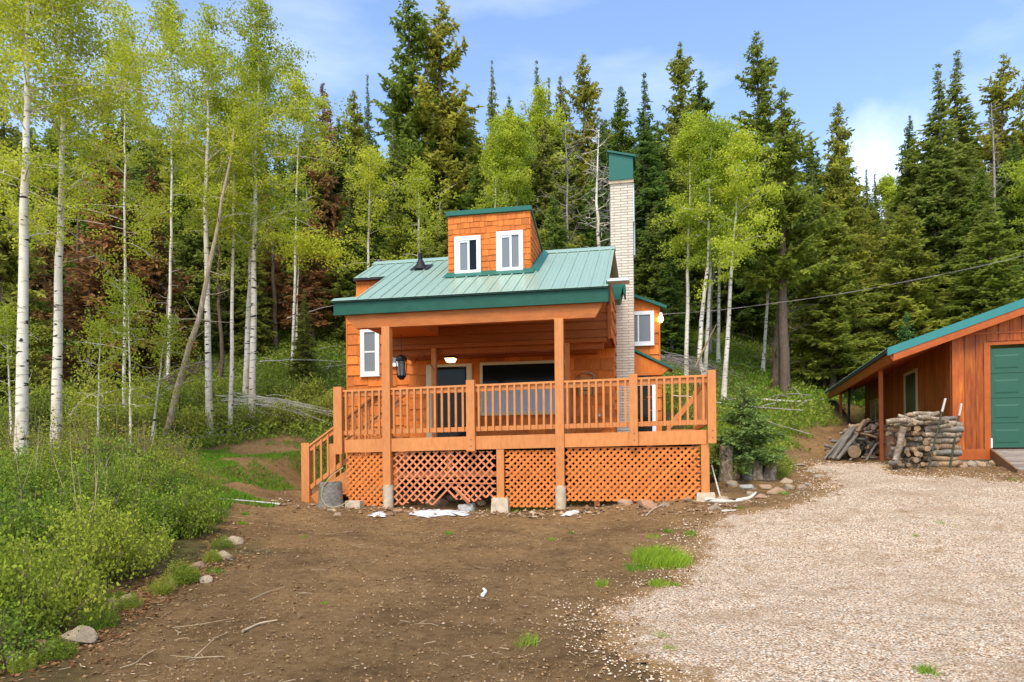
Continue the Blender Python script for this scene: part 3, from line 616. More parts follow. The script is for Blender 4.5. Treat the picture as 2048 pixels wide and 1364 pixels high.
b.prism([(-1.6, -.9), (-.66, -.9), (-.66, lt(-.66) - .12), (-1.6, lt(-1.6) - .12)], 6.95, 7.5); shingles(b, -1.6, -.66, .0, 3.1, 6.95, .30, .45, top=lambda u: lt(u) - .13)
cpart('annexe_wall', b, siding)
b = CB(); b.hexa([(-1.6, 6.75, lt(-1.6) - .07), (-.36, 6.75, lt(-.36) - .07), (-1.6, 7.5, lt(-1.6) - .07), (-.36, 7.5, lt(-.36) - .07), (-1.6, 6.75, lt(-1.6)), (-.36, 6.75, lt(-.36)), (-1.6, 7.5, lt(-1.6)), (-.36, 7.5, lt(-.36))]); cpart('annexe_roof', b, dgreen)
b = CB(); b.prism([(-1.6, 2.14), (-.66, 2.14), (-.50, 2.28), (-.42, 2.30), (-1.6, 2.86)], 6.80, 6.94); cpart('annexe_gable', b, siding)
b = CB(); b.box(-1.42, -1.32, 6.89, 6.94, .3, 1.95); b.box(-.92, -.82, 6.89, 6.94, .3, 1.95); b.box(-1.32, -.92, 6.89, 6.94, 1.87, 1.95)
d2 = cpart('annexe_door', b, white); b = CB(); b.box(-1.32, -.92, 6.915, 6.925, .3, 1.87); part('pane', b, gl, d2, CZ)
b = CB(); b.tube([(-1.10, 6.78, 2.03), (-1.10, 6.78, 2.12)], [.15, .15], 12); l2 = cpart('porch_light', b, black); b = CB(); b.tube([(-1.10, 6.78, 1.985), (-1.10, 6.78, 2.03)], [.08, .13], 12); part('lamp_shade', b, lamp_soft, l2, CZ)
# lights
b = CB(); b.tube([(-.66, 7.44, 3.86), (-.66, 7.49, 3.95)], .05, 8); l1 = cpart('wall_lamp', b, white)
b = CB(); b.tube([(-.66, 7.40, 3.68), (-.66, 7.40, 3.73), (-.66, 7.40, 3.81), (-.66, 7.40, 3.86)], [.03, .065, .065, .035], 10); part('bulb', b, lamp_on, l1, CZ)
b = CB(); b.box(-6.16, -5.90, 4.6, 4.86, 2.50, 2.56); l3 = cpart('porch_light', b, black)
b = CB(); b.hexa([(-6.12, 4.63, 2.40), (-5.94, 4.63, 2.40), (-6.12, 4.82, 2.40), (-5.94, 4.82, 2.40), (-6.16, 4.6, 2.50), (-5.90, 4.6, 2.50), (-6.16, 4.86, 2.50), (-5.90, 4.86, 2.50)]); part('lamp_shade', b, lamp_soft, l3, CZ)

# ------------------------------------------------------------ deck (tilts slightly down to the left, as built)
dk = empty('deck', 'raised orange painted wooden deck with railing and lattice skirt in front of cabin', 'deck', (O[0], O[1], -.95), -TH)
def dpart(name, mb, mat, label=None, parent=None): return part(name, mb, mat, parent or dk, -.95, label)
T = .0132
zd = lambda u, z: z + T * u
def tbox(b, u0, u1, w0, w1, z0, z1, tint=.5):
    b.hexa([(u0, w0, zd(u0, z0)), (u1, w0, zd(u1, z0)), (u0, w1, zd(u0, z0)), (u1, w1, zd(u1, z0)), (u0, w0, zd(u0, z1)), (u1, w0, zd(u1, z1)), (u0, w1, zd(u0, z1)), (u1, w1, zd(u1, z1))], 0, tint)
for (a, c) in ((-6.82, -6.02), (-5.86, -3.78), (-3.778, -2.69), (-2.525, -.02)):
    b = MB(); tbox(b, a, c, -.01, .035, .155, .405, R.rand()); dpart('rim_board', b, deck_paint)
b = MB(); w = .04
while w < 5.2:
    u0 = -5.7 if .3 < w < 1.45 else -6.85
    if w > 1.45: u0 = -7.3
    tbox(b, u0, (-.02 if w < 3.9 else -.9), w, w + .138, .335, .372, R.rand()); w += .144
dpart('floor', b, deck_paint)
b = MB(); tbox(b, -.03, .01, .04, 4.0, .155, .40); dpart('rim_board', b, deck_paint)
# railing posts: end left, mid, right of chimney, end right
boltm = M('dark_bolt', (.10, .035, .015), .7)
for (u, hw, z0, z1) in ((-6.93, .085, .13, 1.435), (-4.275, .08, .125, 1.455), (-1.275, .073, .155, 1.435), (.075, .07, .165, 1.445)):
    b = MB(); w0 = -.075
    b.box(u - hw, u + hw, w0, w0 + .13 if abs(u) > 1 else .03, zd(u, z0), zd(u, z1)); o = dpart('railing_post', b, deck_paint)
    for q in (.1, .22):
        if u < -6: continue
        b = MB(); b.tube([(u + .01, w0 - .006, zd(u, z0 + q)), (u + .01, w0, zd(u, z0 + q))], .010, 6); dpart('bolt', b, boltm, None, o)
segs = [(-6.84, -6.02), (-5.86, -4.36), (-4.19, -2.69), (-2.525, -1.35), (-1.2, .0)]
for (a, c) in segs:
    b = MB(); tbox(b, a, c, -.03, .10, 1.335, 1.372, .9); tbox(b, a, c, .0, .04, 1.24, 1.335, .2); dpart('top_rail', b, deck_paint)
    b = MB(); tbox(b, a, c, .0, .04, .50, .585, .5); dpart('bottom_rail', b, deck_paint)
    n = max(2, int(round((c - a) / .137))); st = (c - a) / n
    for i in range(n):
        u = a + st * (i + .5); b = MB(); o1 = .004 * R.randn()
        b.box(u - .019, u + .019, -.04, .0 - .001, zd(u, .495), zd(u, 1.335)); dpart('baluster', b, deck_paint)
# right side railing going back, with the sloping rail of the side steps beyond
b = MB(); b.box(.0, .04, .2, 3.6, 1.24, 1.37); dpart('top_rail', b, deck_paint)
b = MB(); b.box(.0, .04, .2, 3.6, .50, .585); dpart('bottom_rail', b, deck_paint)
b = MB(); w = .35
while w < 3.6: b.box(.0, .04, w, w + .04, .5, 1.3); w += .14
b.box(-.02, .08, 3.55, 3.65, .1, 1.4); dpart('side_balusters', b, deck_paint)
b = MB(); b.bar((-.55, 3.9, .62), (.05, 3.9, 1.32), .04, .12); b.bar((-.62, 3.9, .42), (.06, 3.9, .42), .04, .25); b.box(-.60, -.52, 3.86, 3.94, .2, .75); dpart('step_rail', b, deck_paint)
# legs at the front under the rim
for (u, z0) in ((-.04, -.70), (-3.73, -.80)):
    b = MB(); b.box(u - .07, u + .07, .0, .10, z0, zd(u, .155)); dpart('deck_leg', b, deck_paint)
    gz = H(*cab(u, .0)); b = MB(); b.hexa([(u - .17, -.1, gz - .1), (u + .17, -.1, gz - .1), (u - .17, .2, gz - .1), (u + .17, .2, gz - .1), (u - .15, -.08, z0), (u + .15, -.08, z0), (u - .15, .18, z0), (u + .15, .18, z0)]); dpart('footing', b, concrete)
b = MB(); gz = H(*cab(-6.55, -.12)); b.box(-6.72, -6.42, -.22, -.02, gz - .1, gz + .13); dpart('footing', b, concrete)
# under-deck framing seen through the lattice
b = MB(); tbox(b, -6.8, -.1, .12, .16, -.36, -.26); tbox(b, -2.5, -.1, .12, .16, -.66, -.56)
for u in (-4.75, -1.95, -1.0, -6.75): b.box(u - .05, u + .05, .12, .2, -.95 if u > -2 or u < -6 else -.36, .15)
dpart('skirt_frame', b, deck_paint)
b = MB(); b.box(-6.8, -.1, 2.9, 2.95, -1.0, .3); dpart('under_deck_shade_sheet', b, void)  # near-black sheet: the darkness under the deck painted as a colour
def lattice(u0, u1, ztop, zbot, pitch, sw, ragged=None, w=.045):
    b = MB(); H_ = ztop - zbot
    for sgn, ww in ((1, w), (-1, w + .010)):
        k = u0 - H_ - pitch
        while k < u1 + H_ + pitch:
            # strip centre line: u = k + s*(z - zbot)
            pts = []
            for z_ in np.linspace(zbot, ztop, 29):
                u = k + sgn * (z_ - zbot)
                if u0 <= u <= u1 and (ragged is None or z_ > ragged(u)): pts.append((u, z_))
            if len(pts) > 1:
                p, q = pts[0], pts[-1]; hw = sw / 2 / .7071
                V = [(p[0] - hw, ww, p[1]), (p[0] + hw, ww, p[1]), (p[0] - hw, ww + .009, p[1]), (p[0] + hw, ww + .009, p[1]), (q[0] - hw, ww, q[1]), (q[0] + hw, ww, q[1]), (q[0] - hw, ww + .009, q[1]), (q[0] + hw, ww + .009, q[1])]
                V = [(min(max(x, u0 - .01), u1 + .01), y, z) for x, y, z in V]
                b.hexa(V, 0, R.rand())
            k += pitch
    return b
gl_ = lambda u: H(*cab(u, 0)) + .02
dpart('lattice_panel', lattice(-6.82, -6.03, .06, gl_(-6.5) + .0, .125, .048), lattice_new)
def rag(u):
    x = (u + 5.85) / 2.0
    return -.93 + .05 * math.sin(u * 9) + (.26 if .42 < x < .60 else 0) + (.06 if x > .64 else 0)
dpart('lattice_panel', lattice(-5.85, -3.82, .07, -.95, .150, .036, rag), lattice_old, 'faded pink lattice panel with broken lower edge')
b = MB(); b.bar((-4.9, .036, -.52), (-3.85, .036, -.54), .008, .02); b.bar((-4.62, .03, -.60), (-4.32, .02, -.88), .012, .036, 0, .8); dpart('broken_slat', b, lattice_old)
dpart('lattice_panel', lattice(-3.65, -2.69, .08, -.98, .125, .048), lattice_new)
dpart('lattice_panel', lattice(-2.52, -.12, .115, -.86, .125, .048), lattice_new)

# ------------------------------------------------------------ stairs at the left end
st_ = empty('stairs', 'orange wooden stairs with sloping handrail at the left end of deck', 'stairs', (*cab(-7.7, .5), -1.0), -TH)
def spart(name, mb, mat=deck_paint):
    me = mb.mesh(name, mat, (-7.7, .5, -1.0)); return link(name, me, st_)
for w in (.22, 1.42):
    b = MB(); gz = H(*cab(-7.75, w)); b.box(-7.83, -7.66, w - .05, w + .06, gz - .05, .27); spart('newel_post', b)
    b = MB(); b.bar((-7.68, w, .20), (-6.10, w, 1.28), .09, .035); b.bar((-7.66, w, .14), (-6.15, w, 1.17), .03, .08); spart('handrail', b)
    b = MB(); b.bar((-7.66, w, -.62), (-6.15, w, .42), .035, .085); spart('lower_rail', b)
    for i in range(9):
        u = -7.55 + i * .145; z = .14 + (u + 7.66) * .682; b = MB(); b.box(u - .018, u + .018, w - .045, w - .017, z - .80, z + .02); spart('baluster', b)
    b = MB(); b.hexa([(-7.68, w - .02, -1.02), (-7.45, w - .02, -1.02), (-7.68, w + .02, -1.02), (-7.45, w + .02, -1.02), (-7.68, w - .02, -.78), (-7.68 + .01, w - .02, -.77), (-7.68, w + .02, -.78), (-7.67, w + .02, -.77)])
    b.add([(-7.66, w - .02, -1.02), (-7.40, w - .02, -1.02), (-5.75, w - .02, .12), (-5.75, w - .02, .36), (-5.9, w - .02, .38), (-7.66, w - .02, -.80), (-7.66, w + .02, -1.02), (-7.40, w + .02, -1.02), (-5.75, w + .02, .12), (-5.75, w + .02, .36), (-5.9, w + .02, .38), (-7.66, w + .02, -.80)], [(0, 1, 2, 3, 4, 5), (11, 10, 9, 8, 7, 6)])
    b.add([(-7.66, w - .02, -.80), (-5.9, w - .02, .38), (-5.9, w + .02, .38), (-7.66, w + .02, -.80)], [(0, 1, 2, 3)]); spart('stringer', b)
for i in range(6):
    u = -7.60 + i * .30; z = -.84 + i * .205; b = MB(); b.box(u, u + .28, .25, 1.39, z, z + .038, 0, R.rand()); spart('tread', b)

# ============================================================ garage
GZ0 = -.3
ga = empty('garage', 'red stained board garage with green panel door and a long side overhang', 'garage', (O2[0], O2[1], GZ0), -TH2)
def gpart(name, mb, mat, parent=None): return part(name, mb, mat, parent or ga, GZ0)
rz = lambda u: 2.264 + .348 * (u + 1.298)
b = MB(); grd = H(*gar(.3, 0)); 
b.prism([(.0, -.02), (.66, -.02), (.66, 2.29), (5.2, 2.29), (5.2, -.02), (6.2, -.02), (6.2, rz(6.2) - .2), (0, rz(0) - .2)][:8], .005, .06)
u = .02
while u < 6.2:                                    # upright boards with dark grooves
    a, c = u + .006, min(u + .205, 6.2)
    z0 = .0 if (c < .70 or a > 5.2) else 2.36
    if a < .66 < c: c = .655
    b.hexa([(a, -.012, z0), (c, -.012, z0), (a, .01, z0), (c, .01, z0), (a, -.012, rz(a) - .28), (c, -.012, rz(c) - .28), (a, .01, rz(a) - .28), (c, .01, rz(c) - .28)], 0, R.rand()); u += .215
gw_ = gpart('front_wall', b, garage_front_w)
b = MB(); b.box(.06, 6.2, -.032, -.013, 2.515, 2.555); b.box(0, .06, -.035, .02, -.02, rz(0) - .25); b.box(.0, .70, -.04, -.013, -.20, .03)
b.box(.60, .72, -.045, -.014, .031, 2.27); b.box(.60, 5.4, -.045, -.014, 2.271, 2.33); b.box(5.2, 5.4, -.045, -.014, .03, 2.27); gpart('trim', b, garage_trim_w)
b = MB(); b.box(-.03, 8, -.0, 11, -.35, -.2); gpart('foundation', b, concrete)
b = MB(); b.box(.0, .05, .06, 10.9, -.15, rz(0) - .15)
w = .06
while w < 10.8: b.box(-.014, .0, w + .005, min(w + .295, 10.9), -.15, rz(0) - .2, 0, R.rand()); w += .3
b.box(-.02, .0, 10.85, 10.95, -.15, 2.5); b.box(.0, 6.2, 10.9, 11, -.15, rz(0)); gpart('side_wall', b, garage_front_w)
# roof
b = MB(); us_ = [-1.30, 3.1]
def gslab(b, u0, u1, w0, w1, off0, off1, side=1, mat=0, tint=.5):
    z = (lambda u: rz(u)) if side > 0 else (lambda u: rz(3.1) - .348 * (u - 3.1))
    b.hexa([(u0, w0, z(u0) + off0), (u1, w0, z(u1) + off0), (u0, w1, z(u0) + off0), (u1, w1, z(u1) + off0), (u0, w0, z(u0) + off1), (u1, w0, z(u1) + off1), (u0, w1, z(u0) + off1), (u1, w1, z(u1) + off1)], mat, tint)
gslab(b, -1.31, 3.1, -.25, 11.2, -.03, 0); gslab(b, 3.1, 7.5, -.25, 11.2, -.03, 0, -1)
w = -.1
while w < 11.2:
    b.hexa([(-1.33, w, rz(-1.33) - .005), (3.1, w, rz(3.1) - .005), (-1.33, w + .05, rz(-1.33) - .005), (3.1, w + .05, rz(3.1) - .005), (-1.33, w + .012, rz(-1.33) + .03), (3.1, w + .012, rz(3.1) + .03), (-1.33, w + .038, rz(-1.33) + .03), (3.1, w + .038, rz(3.1) + .03)]); w += .23
gpart('roof', b, roof_green)
b = MB(); gslab(b, -1.32, 3.1, -.31, -.24, -.14, .035); gslab(b, 3.1, 7.5, -.31, -.24, -.14, .035, -1); gslab(b, -1.32, 3.1, -.24, -.05, .004, .04); gpart('rake_flashing', b, roof_teal)
b = MB(); gslab(b, -1.20, 3.1, -.295, -.25, -.30, -.141); gslab(b, 3.1, 7.4, -.295, -.25, -.30, -.141, -1); gpart('rake_board', b, garage_trim_w)
b = MB(); b.box(-1.345, -1.325, -.28, 11.2, rz(-1.3) - .10, rz(-1.3) + .002); gpart('eave_trim', b, M('dark_eave_metal', (.02, .035, .03), .7))
b = MB(); b.hexa([(-1.20, -.25, rz(-1.2) - .30), (-1.16, -.25, rz(-1.2) - .30), (-1.20, 11.2, rz(-1.2) - .30), (-1.16, 11.2, rz(-1.2) - .30), (-1.29, -.25, rz(-1.3) - .09), (-1.16, -.25, rz(-1.3) - .05), (-1.29, 11.2, rz(-1.3) - .09), (-1.16, 11.2, rz(-1.3) - .05)])
gpart('eave_board', b, garage_trim_w)
b = MB(); gslab(b, -1.18, .0, -.24, 11.2, -.16, -.031); gslab(b, 0, 3.1, -.24, .0, -.26, -.031)
for k in range(19): gslab(b, -1.15, -.02, .3 + .6 * k, .35 + .6 * k, -.28, -.161)
gpart('soffit', b, garage_trim_w)
for w in (9.0, 1.85):
    gz = H(*gar(-1.08, w)); b = MB(); b.box(-1.12, -1.03, w, w + .09, gz - .1, rz(-1.1) - .17); gpart('post', b, garage_trim_w)
b = MB(); gz = H(*gar(-1.0, 7.5)); b.bar((-1.05, 7.45, gz), (-1.0, 7.6, rz(-1.1) - .15), .07, .07, up=(0, 1, 0)); gpart('post', b, black)
# panel door
b = MB(); b.box(.74, 5.2, .02, .06, .05, 2.20); ph = 2.15 / 4
for r in range(4):
    z0 = .05 + r * ph
    b.box(.74, 5.2, .008, .019, z0 + .006, z0 + ph - .006)
    for c in range(8):
        u0 = .80 + c * .56
        b.hexa([(u0, .008, z0 + .10), (u0 + .46, .008, z0 + .10), (u0, .0079, z0 + .10), (u0 + .46, .0079, z0 + .10), (u0, .008, z0 + ph - .14), (u0 + .46, .008, z0 + ph - .14), (u0, .0079, z0 + ph - .14), (u0 + .46, .0079, z0 + ph - .14)])
        e = .03; fz = z0 + .10; gz2 = z0 + ph - .14
        b.add([(u0, .0075, fz), (u0 + .46, .0075, fz), (u0 + .46, .0075, gz2), (u0, .0075, gz2), (u0 + e, -.002, fz + e), (u0 + .46 - e, -.002, fz + e), (u0 + .46 - e, -.002, gz2 - e), (u0 + e, -.002, gz2 - e)],
              [(0, 1, 5, 4), (1, 2, 6, 5), (2, 3, 7, 6), (3, 0, 4, 7), (4, 5, 6, 7)])
gd = gpart('garage_door', b, door_green)
b = MB(); b.box(.715, .745, -.05, .0, .05, .26); part('door_stop', b, white, gd, GZ0)
# side door and window in the long wall
b = MB(); b.box(-.055, -.015, 3.0, 3.08, .1, 2.16); b.box(-.055, -.015, 4.32, 4.44, .1, 2.16); b.box(-.055, -.015, 3.08, 4.32, 2.08, 2.16); sd = gpart('side_door', b, cream); b = MB(); b.box(-.03, -.016, 3.08, 4.32, .1, 2.08); part('door_leaf', b, M('dark_green_paint', (.012, .045, .028), .35), sd, GZ0)
b = MB(); b.box(-.05, -.015, 8.0, 8.08, 1.0, 1.78); b.box(-.05, -.015, 9.6, 9.72, 1.0, 1.78); b.box(-.05, -.015, 8.08, 9.6, 1.7, 1.78); b.box(-.05, -.015, 8.08, 9.6, 1.0, 1.06); b.box(-.05, -.015, 8.78, 8.84, 1.06, 1.7)
sw = gpart('window', b, cream)
for (a, c) in ((8.08, 8.78), (8.84, 9.6)): b = MB(); b.box(-.03, -.02, a, c, 1.06, 1.7); part('pane', b, gl, sw, GZ0)

# ramp of weathered boards
rp = empty('ramp', 'weathered grey board ramp leading up to the green garage door', 'ramp', (*gar(2.5, -1), -.5), -TH2)
def rpart(name, mb, mat): return link(name, mb.mesh(name, mat, (2.5, -1, -.5)), rp)
b = MB(); nb = 12; R0 = (.74, -.05, .02); R1w = -1.55; z1 = -.38
for i in range(nb):
    w0 = -.06 + (R1w + .06) * i / nb; w1 = -.06 + (R1w + .06) * (i + .93) / nb; za = .02 + (z1 - .02) * i / nb; zc = .02 + (z1 - .02) * (i + .93) / nb
    b.hexa([(.74, w1, zc - .04), (5.4, w1, zc - .04), (.74, w0, za - .04), (5.4, w0, za - .04), (.74, w1, zc), (5.4, w1, zc), (.74, w0, za), (5.4, w0, za)], 0, R.rand())
rpart('ramp_boards', b, weathered)
b = MB(); b.add([(.70, -.04, .03), (.70, R1w, z1 + .0), (.70, R1w, z1 - .2), (.70, -.04, -.4), (.74, -.04, .03), (.74, R1w, z1 + .0), (.74, R1w, z1 - .2), (.74, -.04, -.4)], [(0, 1, 2, 3), (7, 6, 5, 4), (0, 4, 5, 1)])
b.box(.70, 5.4, R1w - .04, R1w - .001, z1 - .2, z1 - .01); rpart('ramp_side', b, wood('brown_ramp_side', (.12, .06, .03), (.22, .12, .06), (.3, .17, .09), (3, 3, 3)))

# ============================================================ vegetation builders
def cards(mb, C, D, Sd, L_, W_, mat, tint):
    """kite shaped leaf/needle faces: centre base C, direction D, side Sd, length L_, width W_"""
    n = len(C); L_ = np.broadcast_to(L_, (n,))[:, None]; W_ = np.broadcast_to(W_, (n,))[:, None]
    V = np.stack([C, C + D * L_ * .45 + Sd * W_ * .5, C + D * L_, C + D * L_ * .45 - Sd * W_ * .5], 1)
    mb.add(V.reshape(-1, 3), np.arange(n * 4).reshape(-1, 4), mat, tint)
def unit(v): return v / (np.linalg.norm(v, axis=-1, keepdims=True) + 1e-9)
def rdir(n): return unit(R.randn(n, 3))
def leafballs(mb, cen, per, rad, size, mat, asp=.8, flat=.7):
    n = len(cen) * per; c = np.repeat(cen, per, 0) + R.randn(n, 3) * rad * np.array([1, 1, flat])
    d = rdir(n); s = unit(np.cross(d, rdir(n))); sz = size * (.7 + .6 * R.rand(n))
    t = np.clip(np.repeat(R.rand(len(cen)), per) * .6 + R.rand(n) * .4, 0, 1)
    cards(mb, c, d, s, sz, sz * asp, mat, t)

def conifer(h, rad, seed, r0=.16, style='fir', bare=.12, dens=1.0, lean=0, card=1.0):
    """returns (trunk MB, crown MB); tapered trunk, whorled limbs carrying sprays of needles"""
    R.seed(seed); tr = MB(); cw = MB()
    zs = np.linspace(-.4, h * .985, 14); wob = np.stack([np.cumsum(R.randn(14)) * .025 * h / 15 + lean * zs, np.cumsum(R.randn(14)) * .025 * h / 15, zs], 1)
    rr = r0 * (1 - zs / h) ** .8 + .012; tr.tube(wob, rr, 8)
    ax = lambda z: np.array([np.interp(z, zs, wob[:, 0]), np.interp(z, zs, wob[:, 1]), z])
    z = h * bare; C = []; BT = .5; D = []; Lc = []; Wc = []; Tn = []
    while z < h * .99:
        f = 1 - z / h
        if style == 'spire': prof = f ** .9; dr = -.38; nb = 6
        elif style == 'doug': prof = min(1, (f * 1.6)) ** .75 * (.78 + .22 * math.sin(z * 1.7 + seed)); dr = -.10 + .38 * (1 - f); nb = 6
        else: prof = f ** .85; dr = -.22 + .25 * (1 - f); nb = 6
        if f < .3 and style == 'spire': prof *= .55 + 1.5 * f
        for k in range(nb):
            az = R.rand() * 6.283; l = max(.05, rad * prof * (.55 + .65 * R.rand() ** .8)); 
            if R.rand() < .10: l *= 1.25
            p0 = ax(z + R.rand() * .2); o = np.array([math.cos(az), math.sin(az), 0]); m = max(3, int(l / (.15 * card) * dens))
            s = np.linspace(.12, 1, m) if l > .6 else np.linspace(.1, 1, m)
            cur = dr * s * l + (.10 if style != 'doug' else .16) * s ** 2 * l * (1 if style != 'sapling' else 2)
            pts = p0 + o * (s * l)[:, None] + np.array([0, 0, 1.]) * cur[:, None]
            if l > .7: tr.tube(np.array([p0, pts[len(pts) // 2], pts[-1]]), [.012 + l * .009, .008 + l * .004, .004], 3, 0, .5, False)
            bt = R.rand()
            sd = np.array([-math.sin(az), math.cos(az), 0])
            for sg in (-1, 1, 0, 2):
                nn = len(pts)
                if sg == 0: d = unit(o + R.randn(nn, 3) * .25 + np.array([0, 0, .1]))
                elif sg == 2: d = unit(o * .3 + sd * R.choice([-1, 1], nn)[:, None] * .6 + R.randn(nn, 3) * .3 + np.array([0, 0, -.55]))
                else: d = unit(o * .55 + sd * sg * (.9) + R.randn(nn, 3) * .28 + np.array([0, 0, -.12]))
                ln = (.20 + .30 * (1 - abs(s - .45)) * min(1, l / 1.4)) * (.7 + .6 * R.rand(nn)) * card * min(1, .25 + l / .5)
                C.append(pts + R.randn(nn, 3) * .04); D.append(d); Lc.append(ln); Wc.append(ln * .34 + .02); Tn.append(np.clip(bt * .55 + R.rand(nn) * .35 + .12 * s, 0, 1))
        z += (.20 + .12 * R.rand()) * (1.25 if style == 'doug' else 1) * card
    C = np.concatenate(C); D = np.concatenate(D); Lc = np.concatenate(Lc); Wc = np.concatenate(Wc); Tn = np.concatenate(Tn)
    up = unit(np.cross(D, rdir(len(D)) * .6 + np.array([0, 0, 1.]))); cards(cw, C, D, up, Lc, Wc, 0, Tn)
    up2 = unit(np.cross(D, up)); cards(cw, C, unit(D + R.randn(*D.shape) * .15), up2, Lc * .8, Wc * .7, 0, Tn)
    return tr, cw

def aspen(h, rad, seed, r0=.11, crown=.45, leaf=.07, nl=26, lx=0, curve=None, limbs=34, up=.75, per=26, low=0):
    """white trunk, rising limbs, clusters of small leaves. curve = list of (height fraction, x, y) offsets"""
    R.seed(seed); tr = MB(); cw = MB(); zs = np.linspace(-.3, h, 22); f = np.clip(zs / h, 0, 1)
    if curve: cx_ = np.interp(f, [c[0] for c in curve], [c[1] for c in curve]); cy_ = np.interp(f, [c[0] for c in curve], [c[2] for c in curve])
    else: cx_ = lx * f; cy_ = 0 * f
    cx_ = cx_ + np.cumsum(R.randn(22)) * .022 * h / 12 * f ** .5; cy_ = cy_ + np.cumsum(R.randn(22)) * .022 * h / 12 * f ** .5
    wob = np.stack([cx_, cy_, zs], 1); rr = r0 * (1 - f) ** .85 + .004 + r0 * .35 * np.exp(-np.clip(zs, 0, 9) * 3)
    tr.tube(wob, rr, 10); ax = lambda z: np.array([np.interp(z, zs, wob[:, 0]), np.interp(z, zs, wob[:, 1]), z])
    cen = []
    for i in range(limbs):
        q = R.rand() ** .8; z = h * (crown + (1 - crown) * q * .97); ff = (z / h - crown) / (1 - crown)
        l = rad * (.25 + 1.15 * R.rand() ** 1.3) * (1.12 - .80 * ff ** 1.5) * (.75 + .25 * min(1, ff * 4))
        l = max(.35, l); az = R.rand() * 6.283; o = np.array([math.cos(az), math.sin(az), 0]); p0 = ax(z); u_ = up * (.3 + 1.1 * R.rand()) - (.75 * R.rand() if ff < .25 else 0)
        s = np.linspace(0, 1, 6)[:, None]; side = np.array([-o[1], o[0], 0]) * R.randn() * .2
        pts = p0 + o * l * s + np.array([0, 0, 1.]) * (u_ * l * s - .25 * l * s ** 2) + side * l * s ** 2
        tr.tube(pts, np.linspace(.30, .06, 6) * max(.02, r0 * (1 - z / h * .7) * .55) + .003, 4, 0, .5, False)
        for k in range(int(nl * .62 * (.5 + l / rad * .7))):
            t = .25 + .8 * R.rand(); b_ = p0 + o * l * t + np.array([0, 0, 1.]) * (u_ * l * t - .25 * l * t * t) + side * l * t * t
            e = b_ + R.randn(3) * np.array([.30, .30, .22]) * (.30 + rad * .17)
            if R.rand() < .35: tr.tube(np.array([b_, (b_ + e) / 2 + R.randn(3) * .03, e]), [.007, .005, .003], 3, 0, .5, False)
            cen.append(e)
    for k in range(int(limbs * 2.2)):
        z = h * (.82 + .2 * R.rand()); cen.append(ax(z) + R.randn(3) * np.array([.25, .25, .15]) * (1.15 - (z / h - .82) * 4))
    cen = np.array(cen); leafballs(cw, cen, int(per * 1.35), .075 + leaf * .62, leaf, 0, .8, .6)
    return tr, cw

def bare_tree(h, seed, r0=.09, crown=.35, rad=1.6, limbs=30, lean=0, sub=5, col=0):
    R.seed(seed); tr = MB(); zs = np.linspace(-.3, h, 18); wob = np.stack([np.cumsum(R.randn(18)) * .03 + lean * zs, np.cumsum(R.randn(18)) * .03, zs], 1)
    tr.tube(wob, r0 * (1 - np.clip(zs / h, 0, 1) * .9) + .006, 8)
    for i in range(limbs):
        z = h * (crown + (1 - crown) * R.rand()); p0 = np.array([np.interp(z, zs, wob[:, 0]), np.interp(z, zs, wob[:, 1]), z]); az = R.rand() * 6.28
        l = rad * (1.15 - z / h * .75) * (.4 + .8 * R.rand()); o = np.array([math.cos(az), math.sin(az), 0]); u_ = R.rand() * 1.0 - .1
        s = np.linspace(0, 1, 7)[:, None]; pts = p0 + o * l * s + np.array([0, 0, 1.]) * u_ * l * s ** 1.4 + np.cumsum(R.randn(7, 3) * .04, 0) * l
        tr.tube(pts, np.linspace(.02, .004, 7), 4, 0, .5, False)
        for k in range(sub):
            j = R.randint(2, 7) - 1; q = pts[j]; e = q + (o * .5 + R.randn(3) * .6) * l * .35; tr.tube(np.array([q, (q + e) / 2 + R.randn(3) * .04, e]), [.008, .006, .003], 3, 0, .5, False)
    return tr

def bush(rad, h, seed, leaf=.045, stems=26, per=16, twigs=9, yel=False, flat=.8):
    R.seed(seed); st = MB(); cw = MB(); cen = []
    for i in range(stems):
        az = R.rand() * 6.28; sp = rad * R.rand() ** .6; b_ = np.array([math.cos(az) * sp * .35, math.sin(az) * sp * .35, -.05]); hh = h * (1.05 - .5 * (sp / rad) ** 2) * (.6 + .45 * R.rand())
        e = np.array([math.cos(az) * sp, math.sin(az) * sp, hh]); m = (b_ + e) / 2 + R.randn(3) * .07 * h
        s = np.linspace(0, 1, 6)[:, None]; pts = (1 - s) ** 2 * b_ + 2 * s * (1 - s) * m + s ** 2 * e
        st.tube(pts, np.linspace(.008, .003, 6), 4, 0, R.rand(), False)
        for k in range(twigs):
            t = .25 + .75 * R.rand(); q = (1 - t) ** 2 * b_ + 2 * t * (1 - t) * m + t ** 2 * e; q2 = q + R.randn(3) * np.array([.14, .14, .09]) * max(h, .6)
            if k % 3 == 0: st.tube(np.array([q, q2]), [.004, .002], 3, 0, R.rand(), False)
            cen.append(q2)
    cen = np.array(cen); keep = fbm(cen[:, 0] * 4 + seed, cen[:, 1] * 4 + cen[:, 2] * 5, 2) > .40; cen = cen[keep]; leafballs(cw, cen, per, .045 + leaf * .7, leaf, 0, .65, flat)
    return st, cw
def place_tree(name, label, cat, group, tree, mats, loc, rz=0, scale=1.0, cache={}):
    """tree = key of a built pair; copies share the mesh data"""
    tmesh, cmesh = tree
    e = empty(name, label, cat, tuple(loc), rz, group); e.scale = (scale, scale, scale) if np.isscalar(scale) else scale
    link('trunk', tmesh, e)
    if cmesh is not None: link('crown', cmesh, e)
    return e
def mk(pair, tm, cm, nm=('trunk', 'crown')):
    return (pair[0].mesh(nm[0], tm), pair[1].mesh(nm[1], cm) if pair[1] is not None else None)

